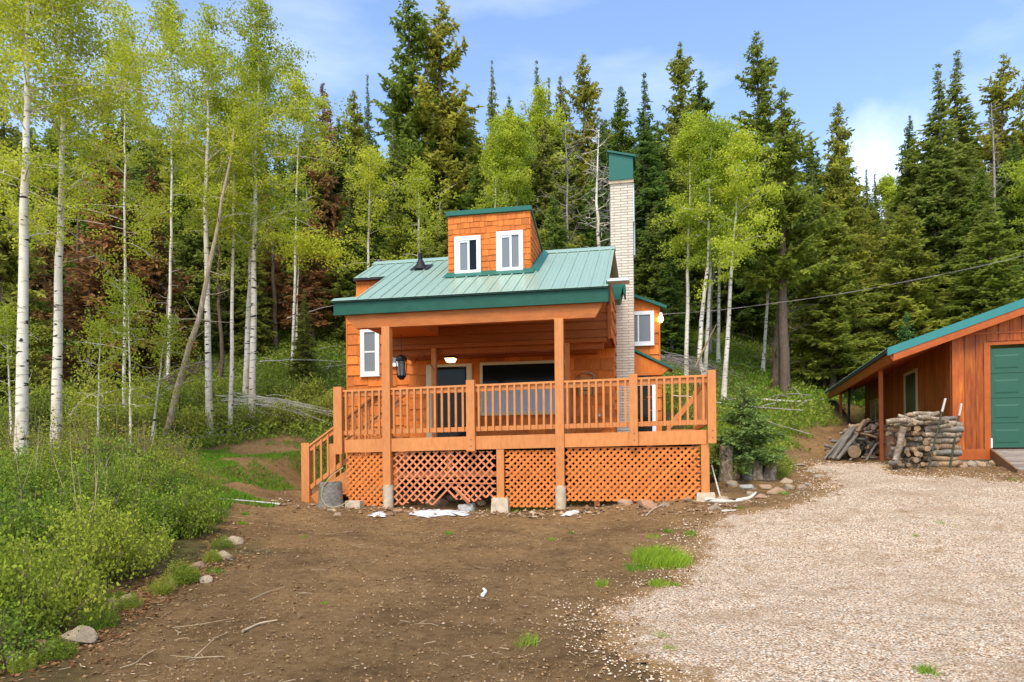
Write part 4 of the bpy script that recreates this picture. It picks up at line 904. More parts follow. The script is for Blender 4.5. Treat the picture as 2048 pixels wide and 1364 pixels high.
# ---- shared conifer meshes (native height in metres)
K = {}
K['doug1'] = (mk(conifer(15, 2.9, 11, .20, 'doug', .10, .9), bark, lm_fir), 15)
K['doug2'] = (mk(conifer(15, 2.6, 12, .20, 'doug', .22, .9), bark, lm_fir), 15)
K['doug3'] = (mk(conifer(15, 2.9, 13, .27, 'doug', .36, 1.0), bark, lm_fir), 15)
K['fir1'] = (mk(conifer(13, 2.5, 21, .17, 'fir', .06, .9), bark, lm_dark), 13)
K['fir2'] = (mk(conifer(13, 2.9, 22, .18, 'fir', .12, .9), bark, lm_fir), 13)
K['spire1'] = (mk(conifer(14, 1.6, 31, .15, 'spire', .05, 1.0), greybark, lm_dark), 14)
K['spire2'] = (mk(conifer(14, 1.25, 32, .14, 'spire', .10, 1.0), greybark, lm_dark), 14)
K['rust1'] = (mk(conifer(11, 2.2, 41, .15, 'fir', .08, .62), bark, lm_rust), 11)
K['rust2'] = (mk(conifer(11, 1.9, 42, .13, 'spire', .15, .5), bark, lm_rust), 11)
K['snag'] = (mk((bare_tree(11, 51, .13, .25, 1.3, 60), None), greybark, None), 11)
K['asp1'] = (mk(aspen(10, 1.7, 61, .10, .52), birch, lm_aspen2), 10)
K['asp2'] = (mk(aspen(10, 1.5, 62, .09, .48, lx=.5), birch, lm_aspen2), 10)
HALF = {'doug3': 2.9, 'doug1': 2.9, 'doug2': 2.6, 'fir1': 2.5, 'fir2': 2.9, 'spire1': 1.6, 'spire2': 1.25, 'rust1': 2.2, 'rust2': 1.9, 'snag': 1.3, 'asp1': 1.7, 'asp2': 1.5}
def tree_px(kind, px, pytop, d, label, cat, name, group=None, half=None, rz=None, base=None):
    """stand a tree at distance d under photo column px, tall enough that its top reaches row pytop"""
    p = ray(px, pytop) * d; bx = ray(base if base else px, 905)[0] * d; z0 = H(bx, d); h = p[2] - z0; (m, hn) = K[kind]
    s = h / hn; sx_ = s if half is None else max(.75 * s, min(1.5 * s, half / F * d / HALF[kind]))
    return place_tree(name, label, cat, group, m, None, (bx, d, z0 - .05), R.rand() * 6.28 if rz is None else rz, (sx_, sx_, s))

R.seed(100)
FG = 'conifers on the hillside behind the cabin'
for a in [
    ('doug1', 822, -25, 36, 'very tall broad fir left of a twin, highest tree above the cabin roof', 'fir tree', 'fir_tree', 95),
    ('doug2', 888, -12, 37, 'very tall broad fir, right one of the twin pair rising above the dormer', 'fir tree', 'fir_tree', 105),
    ('spire2', 745, 145, 46, 'thin spire fir poking up left of the tall twin firs', 'fir tree', 'spire_fir', 28),
    ('fir2', 712, 172, 40, 'broad yellowish fir between the rusty dead fir and the tall twin firs', 'fir tree', 'fir_tree', 60),
    ('rust1', 655, 165, 35, 'dead rust-brown fir at the right edge of the left aspens', 'fir tree', 'dead_fir', 60),
    ('spire1', 992, 122, 50, 'pointed spire fir right of the twin firs with clear sky around its top', 'fir tree', 'spire_fir', 38),
    ('fir1', 1027, 190, 50, 'short blunt dark fir between two spire firs above the lime aspens', 'fir tree', 'fir_tree', 40),
    ('spire1', 1082, 120, 45, 'tall slim spire fir right of the lime green aspens', 'fir tree', 'spire_fir', 45),
    ('spire2', 1102, 150, 48, 'thin spire fir close beside a slightly taller spire fir', 'fir tree', 'spire_fir', 30),
    ('fir1', 1130, 148, 44, 'medium dark fir touching the left side of a broad round-topped fir', 'fir tree', 'fir_tree', 50),
    ('doug2', 1175, 100, 42, 'broad fir with sky behind its top, left of the chimney', 'fir tree', 'fir_tree', 65),
    ('fir1', 1110, 380, 27, 'dense dark spruce standing right behind the roof, right of the dormer', 'spruce tree', 'spruce_tree', 75),
    ('fir2', 1250, 165, 46, 'small fir top just left of the thin dark spire beside the chimney', 'fir tree', 'fir_tree', 40),
    ('spire1', 1297, 148, 33, 'tall dark spire fir directly right of the chimney', 'fir tree', 'spire_fir', 70),
    ('doug1', 1370, 82, 45, 'tall broad fir above the lime aspens right of the chimney', 'fir tree', 'fir_tree', 68),
    ('doug2', 1408, 135, 47, 'shorter fir merging with the right side of a tall broad fir', 'fir tree', 'fir_tree', 50),
    ('doug2', 1522, 55, 44, 'tall open-branched fir with gaps of sky, highest tree on the right half', 'fir tree', 'fir_tree', 72),
    ('doug3', 1572, 175, 27, 'big broad mid-green fir with thick brown trunk right of the aspen group', 'fir tree', 'fir_tree', 112),
    ('fir2', 1682, 195, 34, 'lighter green fir right of the big broad fir with brown trunk', 'fir tree', 'fir_tree', 80),
    ('spire2', 1740, 335, 52, 'left one of two thin dark spires in the dip below the cloud', 'fir tree', 'spire_fir', 22),
    ('spire2', 1758, 345, 52, 'right one of two thin dark spires in the dip below the cloud', 'fir tree', 'spire_fir', 22),
    ('fir1', 1824, 230, 40, 'medium fir in front of the white cloud', 'fir tree', 'fir_tree', 48),
    ('spire1', 1888, 125, 36, 'left one of two tall pointed firs above the garage', 'fir tree', 'spire_fir', 85),
    ('spire1', 1916, 103, 37, 'right one of two tall pointed firs above the garage, the higher tip', 'fir tree', 'spire_fir', 85),
    ('doug2', 2012, 100, 40, 'tall ragged fir at the right edge above the garage roof', 'fir tree', 'fir_tree', 75),
    ('doug1', 2062, 140, 38, 'fir cut by the right edge of the photo', 'fir tree', 'fir_tree', 70),
    ('snag', 1998, 200, 34, 'grey leafless dead fir in front of the ragged fir at the right', 'dead tree', 'dead_snag', 50),
    ('spire2', 222, 70, 44, 'left one of three thin spires showing over the left aspens', 'fir tree', 'spire_fir', 30),
    ('spire2', 255, 92, 45, 'middle one of three thin spires showing over the left aspens', 'fir tree', 'spire_fir', 30),
    ('spire1', 285, 112, 42, 'right one of three spires showing over the left aspens', 'fir tree', 'spire_fir', 40),
    ('rust1', 215, 250, 25, 'large rust-brown dead fir behind the two nearest white aspens', 'fir tree', 'dead_fir', 125),
    ('rust1', 305, 330, 26, 'rust-brown dead fir with sparse limbs left of the leaning dead trunk', 'fir tree', 'dead_fir', 90),
    ('rust2', 90, 330, 27, 'narrow brown dead fir between the two nearest white aspens', 'fir tree', 'dead_fir', 55),
    ('fir1', 8, 190, 22, 'dark spruce at the left edge behind the thickest aspen', 'spruce tree', 'spruce_tree', 100),
    ('fir1', 130, 170, 31, 'dark spruce hidden behind the second nearest aspen', 'spruce tree', 'spruce_tree', 100),
    ('rust2', 540, 330, 31, 'brown dead fir behind the pair of white aspens left of the cabin', 'fir tree', 'dead_fir', 55),
    ('fir1', 468, 300, 30, 'dark spruce behind the slim aspens in the middle of the left group', 'spruce tree', 'spruce_tree', 75),
    ('fir1', 595, 300, 34, 'dark spruce behind the arching white branch left of the cabin', 'spruce tree', 'spruce_tree', 70),
    ('fir2', 380, 280, 33, 'dark fir behind the leaning dead trunk', 'fir tree', 'fir_tree', 80),
    ('spire1', 610, 575, 25.5, 'small bushy young spruce on the slope just left of the cabin roof', 'spruce tree', 'young_spruce', 42),
    ('fir2', 1650, 430, 29, 'low spreading green fir right of the big trunk', 'fir tree', 'fir_tree', 80),
    ('fir1', 1790, 420, 33, 'dense dark fir left of the garage roof', 'spruce tree', 'spruce_tree', 80),
    ('spire1', 1845, 480, 33, 'low dull green fir above the garage eave', 'fir tree', 'spire_fir', 60),
    ('fir2', 1970, 330, 33, 'dark fir standing behind the garage ridge', 'fir tree', 'fir_tree', 80),
    ('spire1', 1235, 420, 30, 'dark young spire tucked behind the chimney', 'fir tree', 'spire_fir', 50),
    ('spire1', 1345, 470, 29, 'dark young spire behind the aspen trunks right of the annexe', 'fir tree', 'spire_fir', 50),
    ('fir1', 1490, 380, 34, 'dark spruce behind the rightmost leaning aspen trunk', 'spruce tree', 'spruce_tree', 80),
    ('fir2', 960, 330, 33, 'dark fir behind the dormer roof', 'fir tree', 'fir_tree', 80),
    ('fir2', 800, 400, 29, 'low green fir behind the roof beside the vent pipe', 'fir tree', 'fir_tree', 70),
    ('fir1', 700, 420, 31, 'dark fir behind the left end of the cabin roof', 'fir tree', 'fir_tree', 70),
]:
    tree_px(a[0], a[1], a[2], a[3], a[4], a[5], a[6], FG, a[7])
FT = []
# the deeper forest: rows of conifers up the slope, tips below the skyline of the ones above
R.seed(5)
zones = [(0, 330, 'behind the nearest aspens'), (330, 660, 'behind the left aspen group'), (660, 960, 'beyond the roof left of the dormer'), (960, 1240, 'between dormer and chimney'), (1240, 1480, 'right of the chimney'), (1480, 1720, 'behind the brown-trunked fir'), (1720, 2048, 'beyond the garage roof')]
kinds = ['fir1', 'fir2', 'spire1', 'doug2', 'spire2', 'fir1', 'rust2']
knames = {'fir1': ('spruce_tree', 'dark spruce', 'spruce tree'), 'fir2': ('fir_tree', 'broad green fir', 'fir tree'), 'spire1': ('spire_fir', 'pointed dark fir', 'fir tree'), 'spire2': ('spire_fir', 'thin pointed fir', 'fir tree'), 'doug2': ('fir_tree', 'tall ragged fir', 'fir tree'), 'rust2': ('dead_fir', 'brown dying fir', 'fir tree')}
for row, (d, stp) in enumerate([(27, 2.9), (31, 2.7), (35, 2.8), (40, 2.8), (46, 3.0), (54, 3.4), (64, 4.2), (76, 5.5)]):
    x = -d * .82 + R.rand() * 2
    while x < d * .82:
        dd_ = d + R.randn() * 1.3; px = 1024 + x / dd_ * F
        lim = 250 if px < 660 else (235 if px < 1450 else 270)
        if 1700 < px < 1815: lim = 400
        if row < 2: lim = max(lim, 400)
        if row < 1 and (660 < px < 1330): x += stp; continue
        if row < 2 and px > 1330 and px < 1640: x += stp; continue
        if not (-60 < px < 2110): x += stp; continue
        k_ = kinds[R.randint(len(kinds))]; k_ = 'fir2' if (k_ == 'rust2' and px > 700) else k_; z0 = H(x, dd_); hmax = ray(px, lim)[2] * dd_ - z0; h = min(hmax, 8 + 5 * R.rand())
        if h > 3:
            zn = [z for z in zones if px < z[1]]; zn = zn[0][2] if zn else zones[-1][2]; nm, ad_, ct = knames[k_]
            (m_, hn) = K[k_]; s = h / hn; sw_ = s * (1.1 + .4 * R.rand())
            FT.append((('low', 'mid-height', 'high')[min(2, row // 3)], ad_, zn, px, len(COL.objects)))
            FT[-1] += (place_tree(nm, 'x', ct, 'forest conifers ' + zn, m_, None, (x, dd_, z0 - .1), R.rand() * 6.28, (sw_, sw_, s)),)
        x += stp * (.7 + .6 * R.rand())

ORD = ['first', 'second', 'third', 'fourth', 'fifth', 'sixth', 'seventh', 'eighth', 'ninth', 'tenth', 'eleventh', 'twelfth', 'thirteenth', 'fourteenth', 'fifteenth']
_by = {}
for f in FT: _by.setdefault(f[:3], []).append(f)
for (lv, ad_, zn), l_ in _by.items():
    l_.sort(key=lambda f: f[3])
    for i, f in enumerate(l_):
        f[5]['label'] = ('the only %s %s %s' % (lv, ad_, zn)) if len(l_) == 1 else '%s %s, %s from the left %s' % (lv, ad_, ORD[min(i, 14)], zn)

# ---- aspens near and mid-distance; trunk line given by photo columns at base and top
AG = 'white-barked aspens'
def aspen_px(bx, by, tx, ty, d, wpx, label, seed, crown=.5, rad=1.6, leaf=.06, limbs=34, nl=26, per=26, lm=None, group=AG, curve=None, name='aspen_tree', bk=None, up=.75, z0=None):
    b_ = ray(bx, by) * d; g = H(b_[0], d); base_ = np.array([b_[0], d, g]); tp = ray(tx, ty) * d; h = tp[2] - g
    cv = [(0, 0, 0), (1, tp[0] - base_[0], 0)] if curve is None else [(c[0], c[1] / F * d, c[2]) for c in curve]
    a_, c_ = aspen(h, rad, seed, wpx / 2 / F * d, crown, leaf, nl, 0, cv, limbs, up, per)
    if g > b_[2] + 2: pass
    e = empty(name, label, 'aspen tree' if bk is None else 'dead tree', tuple(base_), 0, group); link('trunk', a_.mesh('trunk', bk or birch), e)
    if c_.v and limbs: link('crown', c_.mesh('crown', lm or lm_aspen), e)
    return e
aspen_px(40, 955, 48, -190, 13.4, 25, 'thickest white aspen trunk, nearest the left edge of the photo', 201, .42, 2.0, .055, 34, 30, 18)
aspen_px(112, 920, 150, -60, 14.8, 21, 'second thick white aspen right of the thickest one, slightly leaning right', 202, .42, 2.6, .055, 42, 32, 18, curve=[(0, 0, 0), (.4, 14, 0), (.72, 24, 0), (.82, 36, 0), (1, 48, .2)])
aspen_px(418, 832, 400, 20, 20, 14, 'aspen with dark scarred trunk in the middle of the left group', 203, .44, 2.1, .062, 38, 28, 18, curve=[(0, 0, 0), (.35, -4, 0), (.6, -10, 0), (1, -18, .2)])
aspen_px(460, 830, 470, 200, 20.6, 9, 'thin aspen between the scarred trunk and the paired trunks', 204, .52, 1.7, .062, 28, 24, 16)
aspen_px(489, 775, 515, 120, 22, 12, 'left one of two close parallel aspens left of the cabin', 205, .48, 1.7, .065, 28, 26, 18)
aspen_px(504, 806, 530, 22, 21, 14, 'right one of two close parallel aspens left of the cabin', 206, .40, 2.3, .065, 46, 30, 18)
aspen_px(250, 860, 262, 40, 19, 7, 'slender aspen behind the second thick trunk, hidden by leaves', 207, .42, 2.2, .060, 32, 28, 18)
aspen_px(335, 800, 350, 10, 24, 7, 'slender aspen behind the leaning dead trunk', 208, .50, 2.0, .070, 26, 24, 18)
aspen_px(-60, 930, -40, -60, 14.5, 16, 'aspen outside the left edge reaching in with leaves', 209, .42, 2.1, .055, 34, 26, 18)
aspen_px(585, 800, 600, 150, 27, 6, 'slim leafy aspen at the right side of the left group', 210, .58, 1.8, .075, 28, 22, 16)
aspen_px(735, 640, 737, 300, 27.5, 8, 'thin aspen behind the left end of the cabin roof', 211, .45, 1.5, .08, 24, 14, 16)
aspen_px(842, 640, 838, 330, 27, 11, 'white aspen directly behind the roof vent pipe', 212, .45, 1.5, .08, 24, 13, 16)
for q, (bx, tx, ty) in enumerate([(985, 990, 250), (1008, 1015, 235), (1030, 1040, 245)]):
    aspen_px(bx, 600, tx, ty, 31 + q * .5, 6, ('left', 'middle', 'right')[q] + ' lime green aspen of the clump above the dormer', 213 + q, .34, 1.35, .09, 34, 18, 18, lm_aspen2)
aspen_px(1077, 620, 1075, 190, 36, 6, 'lime aspen standing taller behind the clump above the dormer', 216, .5, 1.3, .10, 26, 18, 22, lm_aspen2)
aspen_px(1372, 690, 1378, 235, 27, 9, 'leftmost aspen of the lime group right of the annexe', 217, .46, 1.05, .080, 30, 20, 18, lm_aspen2)
aspen_px(1400, 752, 1420, 250, 26, 10, 'aspen with a kinked lower trunk right of the annexe', 218, .44, 1.15, .080, 30, 20, 18, lm_aspen2, curve=[(0, 0, 0), (.06, 10, 0), (.12, -2, 0), (.3, 5, 0), (.5, 16, 0), (1, 22, 0)])
aspen_px(1409, 730, 1432, 270, 26.6, 8, 'slim aspen just behind the kinked trunk', 219, .52, 1.1, .080, 24, 18, 18, lm_aspen2)
aspen_px(1436, 640, 1444, 255, 29, 7, 'thin straight aspen in the middle of the right group', 220, .40, 1.0, .085, 26, 18, 16, lm_aspen2)
aspen_px(1447, 792, 1492, 275, 25.4, 10, 'rightmost leaning aspen of the lime group, trunk bare to the grass', 221, .46, 1.5, .080, 36, 20, 18, lm_aspen2, curve=[(0, 0, 0), (.3, 11, 0), (.6, 24, 0), (1, 45, 0)])
aspen_px(1525, 735, 1550, 330, 29, 7, 'broken white aspen trunk in front of the big broad fir', 222, .85, .6, .08, 8, 8, 10, lm_aspen2)
aspen_px(592, 670, 598, 480, 30, 5, 'short crooked white aspen stem on the slope left of the cabin', 223, .75, .7, .09, 10, 8, 12)
aspen_px(1772, 600, 1775, 360, 56, 5, 'far lime aspen in the dip beyond the thin dark spires', 224, .3, 1.8, .14, 30, 22, 20, lm_aspen2)
aspen_px(2052, 560, 2050, 330, 33, 5, 'lime aspen cut by the right edge above the garage', 225, .5, 1.6, .09, 26, 16, 18, lm_aspen2)
# leafless grey tree left of the chimney
for (bx, ty, d, sd_, r_, lb) in ((1190, 262, 27.5, 301, .12, 'leafless whitish aspen with many fine limbs just left of the chimney'), (1135, 255, 30, 302, .07, 'thin leafless aspen left of the whitish bare one'), (1222, 330, 29, 303, .05, 'very thin bare stem hidden beside the chimney')):
    g = H(ray(bx, 600)[0] * d, d); h = ray(bx, ty)[2] * d - g; t3 = bare_tree(h, sd_, r_, .45, 1.7, 34); e = empty('bare_aspen', lb, 'dead tree', (ray(bx, 600)[0] * d, d, g), 0, 'leafless trees'); link('trunk', t3.mesh('trunk', birch if r_ > .1 else greybark), e)
# leaning dead trunk
R.seed(77); peelw = wood('peeling_pale_wood', (.16, .10, .06), (.42, .32, .20), (.70, .61, .46), (7, 7, 1.2), .9, .1, .6)
d = 19; p0 = ray(322, 806) * 19; p0[2] = H(p0[0], p0[1]); lt_ = MB(); tp = ray(470, 255) * 19.6; s = np.linspace(0, 1, 14)[:, None]; pts = p0 + (tp - p0) * s + np.array([-.55, 0, 0]) * (s * (1 - s)) * -1.6 + R.randn(14, 3) * .03
lt_.tube(pts, np.linspace(.10, .022, 14), 8); tr0 = tuple(p0)
for k in range(16):
    j = R.randint(3, 13); o = rdir(1)[0]; lt_.tube(np.array([pts[j], pts[j] + o * .35, pts[j] + o * (.5 + R.rand() * .5) + R.randn(3) * .1]), [.02, .012, .005], 4, 0, .5, False)
tag(link('leaning_dead_trunk', lt_.mesh('leaning_dead_trunk', peelw, tr0), None, tr0), 'peeling yellowish dead trunk leaning right across the left forest', 'dead tree')
# slender grey and brown dead poles inside the forest
R.seed(78); poles = [(185, 620, 500, 24), (163, 700, 250, 25), (325, 760, 480, 25), (440, 760, 420, 26), (550, 680, 360, 30), (735, 600, 330, 32), (1288, 600, 230, 33), (1420, 690, 420, 30), (1690, 640, 420, 36), (1812, 640, 520, 36), (2000, 560, 420, 35), (880, 560, 400, 33), (620, 640, 380, 33), (1460, 660, 380, 34)]
for (px, pb, pt, d) in poles:
    g = H(ray(px, pb)[0] * d, d); h = ray(px, pt)[2] * d - g
    if h < 1: continue
    t3 = bare_tree(h, px, .07 + .05 * R.rand(), .25, .8, 22, R.randn() * .01, 2); x_ = ray(px, pb)[0] * d
    side = 'left of the cabin' if px < 680 else ('behind the cabin roof' if px < 1250 else 'right of the chimney')
    e = empty('dead_pole', 'thin dead trunk with snapped limbs, %s such pole from the left of the photo' % ORD[sorted(q[0] for q in poles).index(px)], 'dead tree', (x_, d, g), 0, 'dead trunks in the forest ' + side); link('trunk', t3.mesh('trunk', greybark if R.rand() < .6 else bark), e)
# thick brown trunk of the big fir, visible low down
d = 27.6; g = H(ray(1562, 780)[0] * d, d); R.seed(79); t3 = bare_tree(7.0, 79, .21, .12, 1.4, 40, .045, 3); e = empty('dead_fir', 'thick brown furrowed trunk with snapped dead twigs in front of the big fir', 'dead tree', (ray(1558, 780)[0] * d, d, g)); link('trunk', t3.mesh('trunk', bark), e)

# ============================================================ understory on the slope
def scatter_veg(n, ylo, yhi, cond, seed):
    R.seed(seed); y = ylo + (yhi - ylo) * R.rand(n) ** 1.25; x = (R.rand(n) * 2 - 1) * (y * .80 + 1); k = cond(x, y); return x[k], y[k]
def off_house(x, y, m=.1):
    a = (x - O[0]) * U[0] + (y - O[1]) * U[1]; b_ = (x - O[0]) * W[0] + (y - O[1]) * W[1]; c = (x - O2[0]) * U2[0] + (y - O2[1]) * U2[1]; e_ = (x - O2[0]) * W2[0] + (y - O2[1]) * W2[1]
    return ~((a > -9.3 - m) & (a < .1 + m) & (b_ > -.2 - m) & (b_ < 10.6)) & ~((c > -1.4) & (e_ > -2) & (e_ < 11.5))
vegc = lambda x, y: (polyd(dirt_poly, x, y) + (fbm(x * 1.3, y * 1.3, 4) - .5) * 1.5 < .15) & off_house(x, y)
x, y = scatter_veg(34000, 13.5, 46, lambda x, y: vegc(x, y) & ((x < 4) | (R.rand(len(x)) < .55)), 400)
hb = MB(); n = len(x); z = H(x, y); hh = (.10 + .32 * R.rand(n) * fbm(x * .7, y * .7) * 1.5) * (1 + .01 * y) * np.where(x > 4, .45, 1); c = np.stack([x, y, z + hh * .55], -1)
per = 12; cc = np.repeat(c, per, 0) + R.randn(n * per, 3) * np.array([.17, .17, .1]) * np.repeat(.7 + hh, per)[:, None]; dv_ = unit(R.randn(n * per, 3) + np.array([0, 0, .6])); sv = unit(np.cross(dv_, rdir(n * per))); sz = (.045 + .0022 * cc[:, 1]) * (.7 + .6 * R.rand(n * per))
cards(hb, cc, dv_, sv, sz, sz * .7, 0, np.clip(np.repeat(fbm(x * .5 + 4, y * .5) * .8, per) + R.rand(n * per) * .4 - .1, 0, 1))
tag(link('undergrowth', hb.mesh('undergrowth', lm_herb)), 'leafy green undergrowth covering the slope beneath the trees', 'undergrowth', kind='stuff')
def blades(mb, x, y, h, w, sp, mat=0, tint=None):
    n = len(x); z = H(x, y); a = R.rand(n) * 6.28; l = sp * R.rand(n); b0 = np.stack([x, y, z - .01], -1); hh = h * (.5 + .7 * R.rand(n))
    tip = b0 + np.stack([np.cos(a) * l * hh, np.sin(a) * l * hh, hh], -1); sd = np.stack([-np.sin(a + 1), np.cos(a + 1), 0 * a], -1) * np.broadcast_to(w, (n,))[:, None]
    mid = (b0 + tip) / 2 + np.array([0, 0, 1.]) * hh[:, None] * .12
    V = np.stack([b0 - sd, b0 + sd, mid + sd * .7, tip, mid - sd * .7], 1); mb.add(V.reshape(-1, 3), np.arange(n * 5).reshape(-1, 5), mat, R.rand(n) if tint is None else tint)
x, y = scatter_veg(95000, 12, 36, vegc, 401); gb_ = MB(); blades(gb_, x, y, .10 + .22 * fbm(x * .6, y * .6) * (1 + y * .012), .006 + y * .0004, .9); 
tag(link('grass', gb_.mesh('grass', lm_grass)), 'short bright grass growing through the undergrowth of the slope', 'grass', kind='stuff')
# dry twigs, fallen limbs on forest floor
R.seed(402); x, y = scatter_veg(300, 20, 44, vegc, 402); lb = MB()
for a_, b_ in zip(x, y):
    an = R.rand() * 6.28; l = .3 + 1.3 * R.rand() ** 2; p = [(a_ + math.cos(an) * l * q, b_ + math.sin(an) * l * q, H(a_ + math.cos(an) * l * q, b_ + math.sin(an) * l * q) + .12 + .15 * R.rand()) for q in (-1, 0, 1)]
    lb.tube(p, .010 + .015 * R.rand(), 4, 0, R.rand(), False)
tag(link('fallen_limbs', lb.mesh('fallen_limbs', greybark)), 'pale fallen limbs lying in the undergrowth of the slope', 'fallen limbs', kind='stuff')
# low herbs on the bare patch left of the stairs
patch = gxy([(520, 905), (600, 905), (592, 975), (480, 985), (400, 960), (440, 930)])
R.seed(403); n = 40000; p = np.array([G(380, 990)[:2], G(600, 990)[:2], G(600, 885)[:2], G(380, 885)[:2]]); lo, hi = p.min(0), p.max(0); x = lo[0] + R.rand(n) * (hi[0] - lo[0]); y = lo[1] + R.rand(n) * (hi[1] - lo[1])
k = (fbm(x * 1.1 + 3, y * 1.1, 3) + R.rand(n) * .16 > .51) & off_house(x, y); x, y = x[k], y[k]; pb = MB(); blades(pb, x, y, .08, .010, 1.4); n = len(x)
tag(link('herb_patch', pb.mesh('herb_patch', lm_grass)), 'low green herbs on the bare soil left of the stairs', 'herbs', kind='stuff')

# ============================================================ shrubs at the left and saplings
SG = 'leafy shrubs along the left edge'
twigm = wood('shrub_twigs', (.10, .07, .045), (.22, .16, .10), (.38, .30, .21), (5, 5, 5), .9, .3)
BK = [tuple(q) for q in (mk(bush(.74, .50 + .06 * i, 500 + i, (.036, .030, .040, .034)[i], 36, 27, 12), twigm, lm_shrub, ('stem', 'foliage')) for i in range(4))]
BK2 = [tuple(q) for q in (mk(bush(.7, .62, 530 + i, .042, 30, 15, 11), bark, lm_shrub2, ('stem', 'foliage')) for i in range(2))]
BY = [tuple(q) for q in (mk(bush(.7, .95, 510 + i, .036, 34, 10, 8), twigm, lm_yel, ('stem', 'foliage')) for i in range(2))]
BG = [tuple(q) for q in (mk(bush(.7, .6, 520 + i, .05, 34, 14, 10), bark, lm_herb, ('stem', 'foliage')) for i in range(2))]
def shrub(kind, px, py, s, label, group=SG, name='shrub'):
    g = G(px, py); R.seed(int(px * 7 + py)); m = kind[R.randint(len(kind))]; e = empty(name, label, 'shrub', (g[0], g[1], g[2] - .03), R.rand() * 6.28, group); e.scale = (s, s, s * (1.1 + .4 * R.rand()))
    link('stem', m[0], e); link('foliage', m[1], e); return e
pos = [(30, 1265, .95), (95, 1215, .9), (-40, 1300, 1.0), (170, 1165, .95), (235, 1130, .85), (20, 1165, 1.1), (110, 1120, 1.1), (300, 1085, .95), (200, 1065, 1.05), (360, 1075, .75), (-30, 1090, 1.2), (60, 1045, 1.15), (140, 1030, 1.1), (265, 1025, 1.05), (345, 1030, .9), (400, 1050, .65), (220, 985, 1.2), (310, 985, 1.0), (380, 1000, .75), (90, 985, 1.2), (-20, 1000, 1.3), (10, 1330, .75), (-60, 1200, 1.2)]
order = ['nearest the lower left corner', 'beside the lower left corner stones', 'cut by the left edge low down', 'above the big pink edging stone', 'second along the stone edging', 'low at the left edge', 'left of the row above the edging', 'right of centre in the front row', 'in the middle of the shrub bed', 'close to the small orange stone', 'at the left edge under the thick aspen', 'below the thickest aspen', 'below the second aspen', 'in the middle behind the front row', 'near the right end of the bed', 'smallest at the right end of the bed', 'behind the middle of the bed', 'at the back near the bare soil', 'last at the back right corner', 'in the back row beneath the aspens', 'back row at the left edge', 'tiny one over the corner stones', 'outside the left edge']
for (a, b, s), w_ in zip(pos, order): shrub(BK2 if (int(a) // 7 + int(b) // 5) % 3 == 0 else BK, a + 4, b - 4, s * (.82 + .36 * ((a * 7 + b * 3) % 10) / 10), 'bright green leafy shrub ' + w_)
posy = [(45, 960, 1.0, 'at the foot of the thickest aspen'), (130, 950, 1.0, 'at the foot of the second aspen'), (200, 940, 1.05, 'right of the second aspen'), (290, 935, .9, 'in the middle with bare stems'), (350, 955, .8, 'near the open soil'), (-15, 930, 1.1, 'at the far left edge'), (240, 900, 1.0, 'behind the others'), (400, 985, .55, 'small, at the edge of the soil')]
for a, b, s, w_ in posy: shrub(BY, a, b, s, 'yellowish shrub with reddish new leaves ' + w_, 'yellowish shrubs below the near aspens', 'yellow_shrub')
posg = [(330, 880, 1.2), (390, 872, 1.1), (450, 865, 1.1), (520, 858, 1.1), (580, 855, 1.1), (635, 850, 1.0), (280, 880, 1.3), (200, 885, 1.4), (100, 880, 1.5), (10, 880, 1.5), (360, 835, 1.3), (430, 815, 1.3), (540, 815, 1.4), (610, 820, 1.4), (660, 840, 1.1), (480, 830, 1.2), (240, 840, 1.6), (150, 840, 1.6)]
wg = ['left of the bare soil', 'second along the back of the soil', 'below the scarred aspen', 'below the parallel aspens', 'above the stair top', 'beside the deck corner', 'behind the yellow shrubs', 'between the aspens and soil', 'behind the second aspen', 'behind the thickest aspen', 'at the foot of the leaning trunk', 'at the foot of the scarred aspen', 'under the dead brush', 'under the right end of the dead brush', 'against the cabin corner', 'between the scarred and paired aspens', 'deep behind the yellow shrubs', 'deep behind the second aspen']
for (a, b, s), w_ in zip(posg, wg): shrub(BG, a, b, s, 'dark green rounded shrub ' + w_, 'rounded shrubs at the foot of the slope', 'rounded_shrub')
# young leafy tree right of the second aspen
for (bx, by, tx, ty, d, sd_, lb) in ((262, 880, 255, 560, 15.5, 601, 'young bright leafy sapling right of the second thick aspen'), (195, 880, 200, 640, 16.5, 602, 'young leafy sapling behind the second thick aspen'), (300, 860, 330, 640, 17.5, 603, 'young leafy sapling further right with spreading limbs'), (25, 860, 10, 620, 17, 604, 'young leafy sapling behind the thickest aspen')):
    aspen_px(bx, by, tx, ty, d, 5, lb, sd_, .30, 1.0, .05, 18, 14, 13, lm_aspen, 'saplings below the near aspens', name='sapling', bk=None)
for i_, (a, b) in enumerate([(60, 1345), (120, 1322), (205, 1258), (262, 1222), (330, 1190), (372, 1170), (430, 1128), (452, 1100)]):
    shrub(BK, a - 6, b - 4, .17 + .05 * (i_ % 3), 'small low sprig at the soil edge, %s counting from the lower left corner' % ORD[i_], 'sprigs creeping over the stone edging', 'sprig')
# bare stems rising from the bed
R.seed(610); sm = MB()
for i in range(45):
    g = G(R.randint(-20, 330), R.randint(930, 1130)); a = R.rand() * 6.28; l = .7 + .9 * R.rand(); lean_ = .35 * R.rand(); p = [g + np.array([math.cos(a) * lean_ * l * q, math.sin(a) * lean_ * l * q, l * q]) + R.randn(3) * .02 for q in (0, .35, .7, 1)]
    sm.tube(p, [.006, .005, .004, .002], 4, 0, R.rand(), False)
tag(link('dry_stems', sm.mesh('dry_stems', straw)), 'pale dry stems rising out of the shrub bed at the left', 'dry stems', kind='stuff')
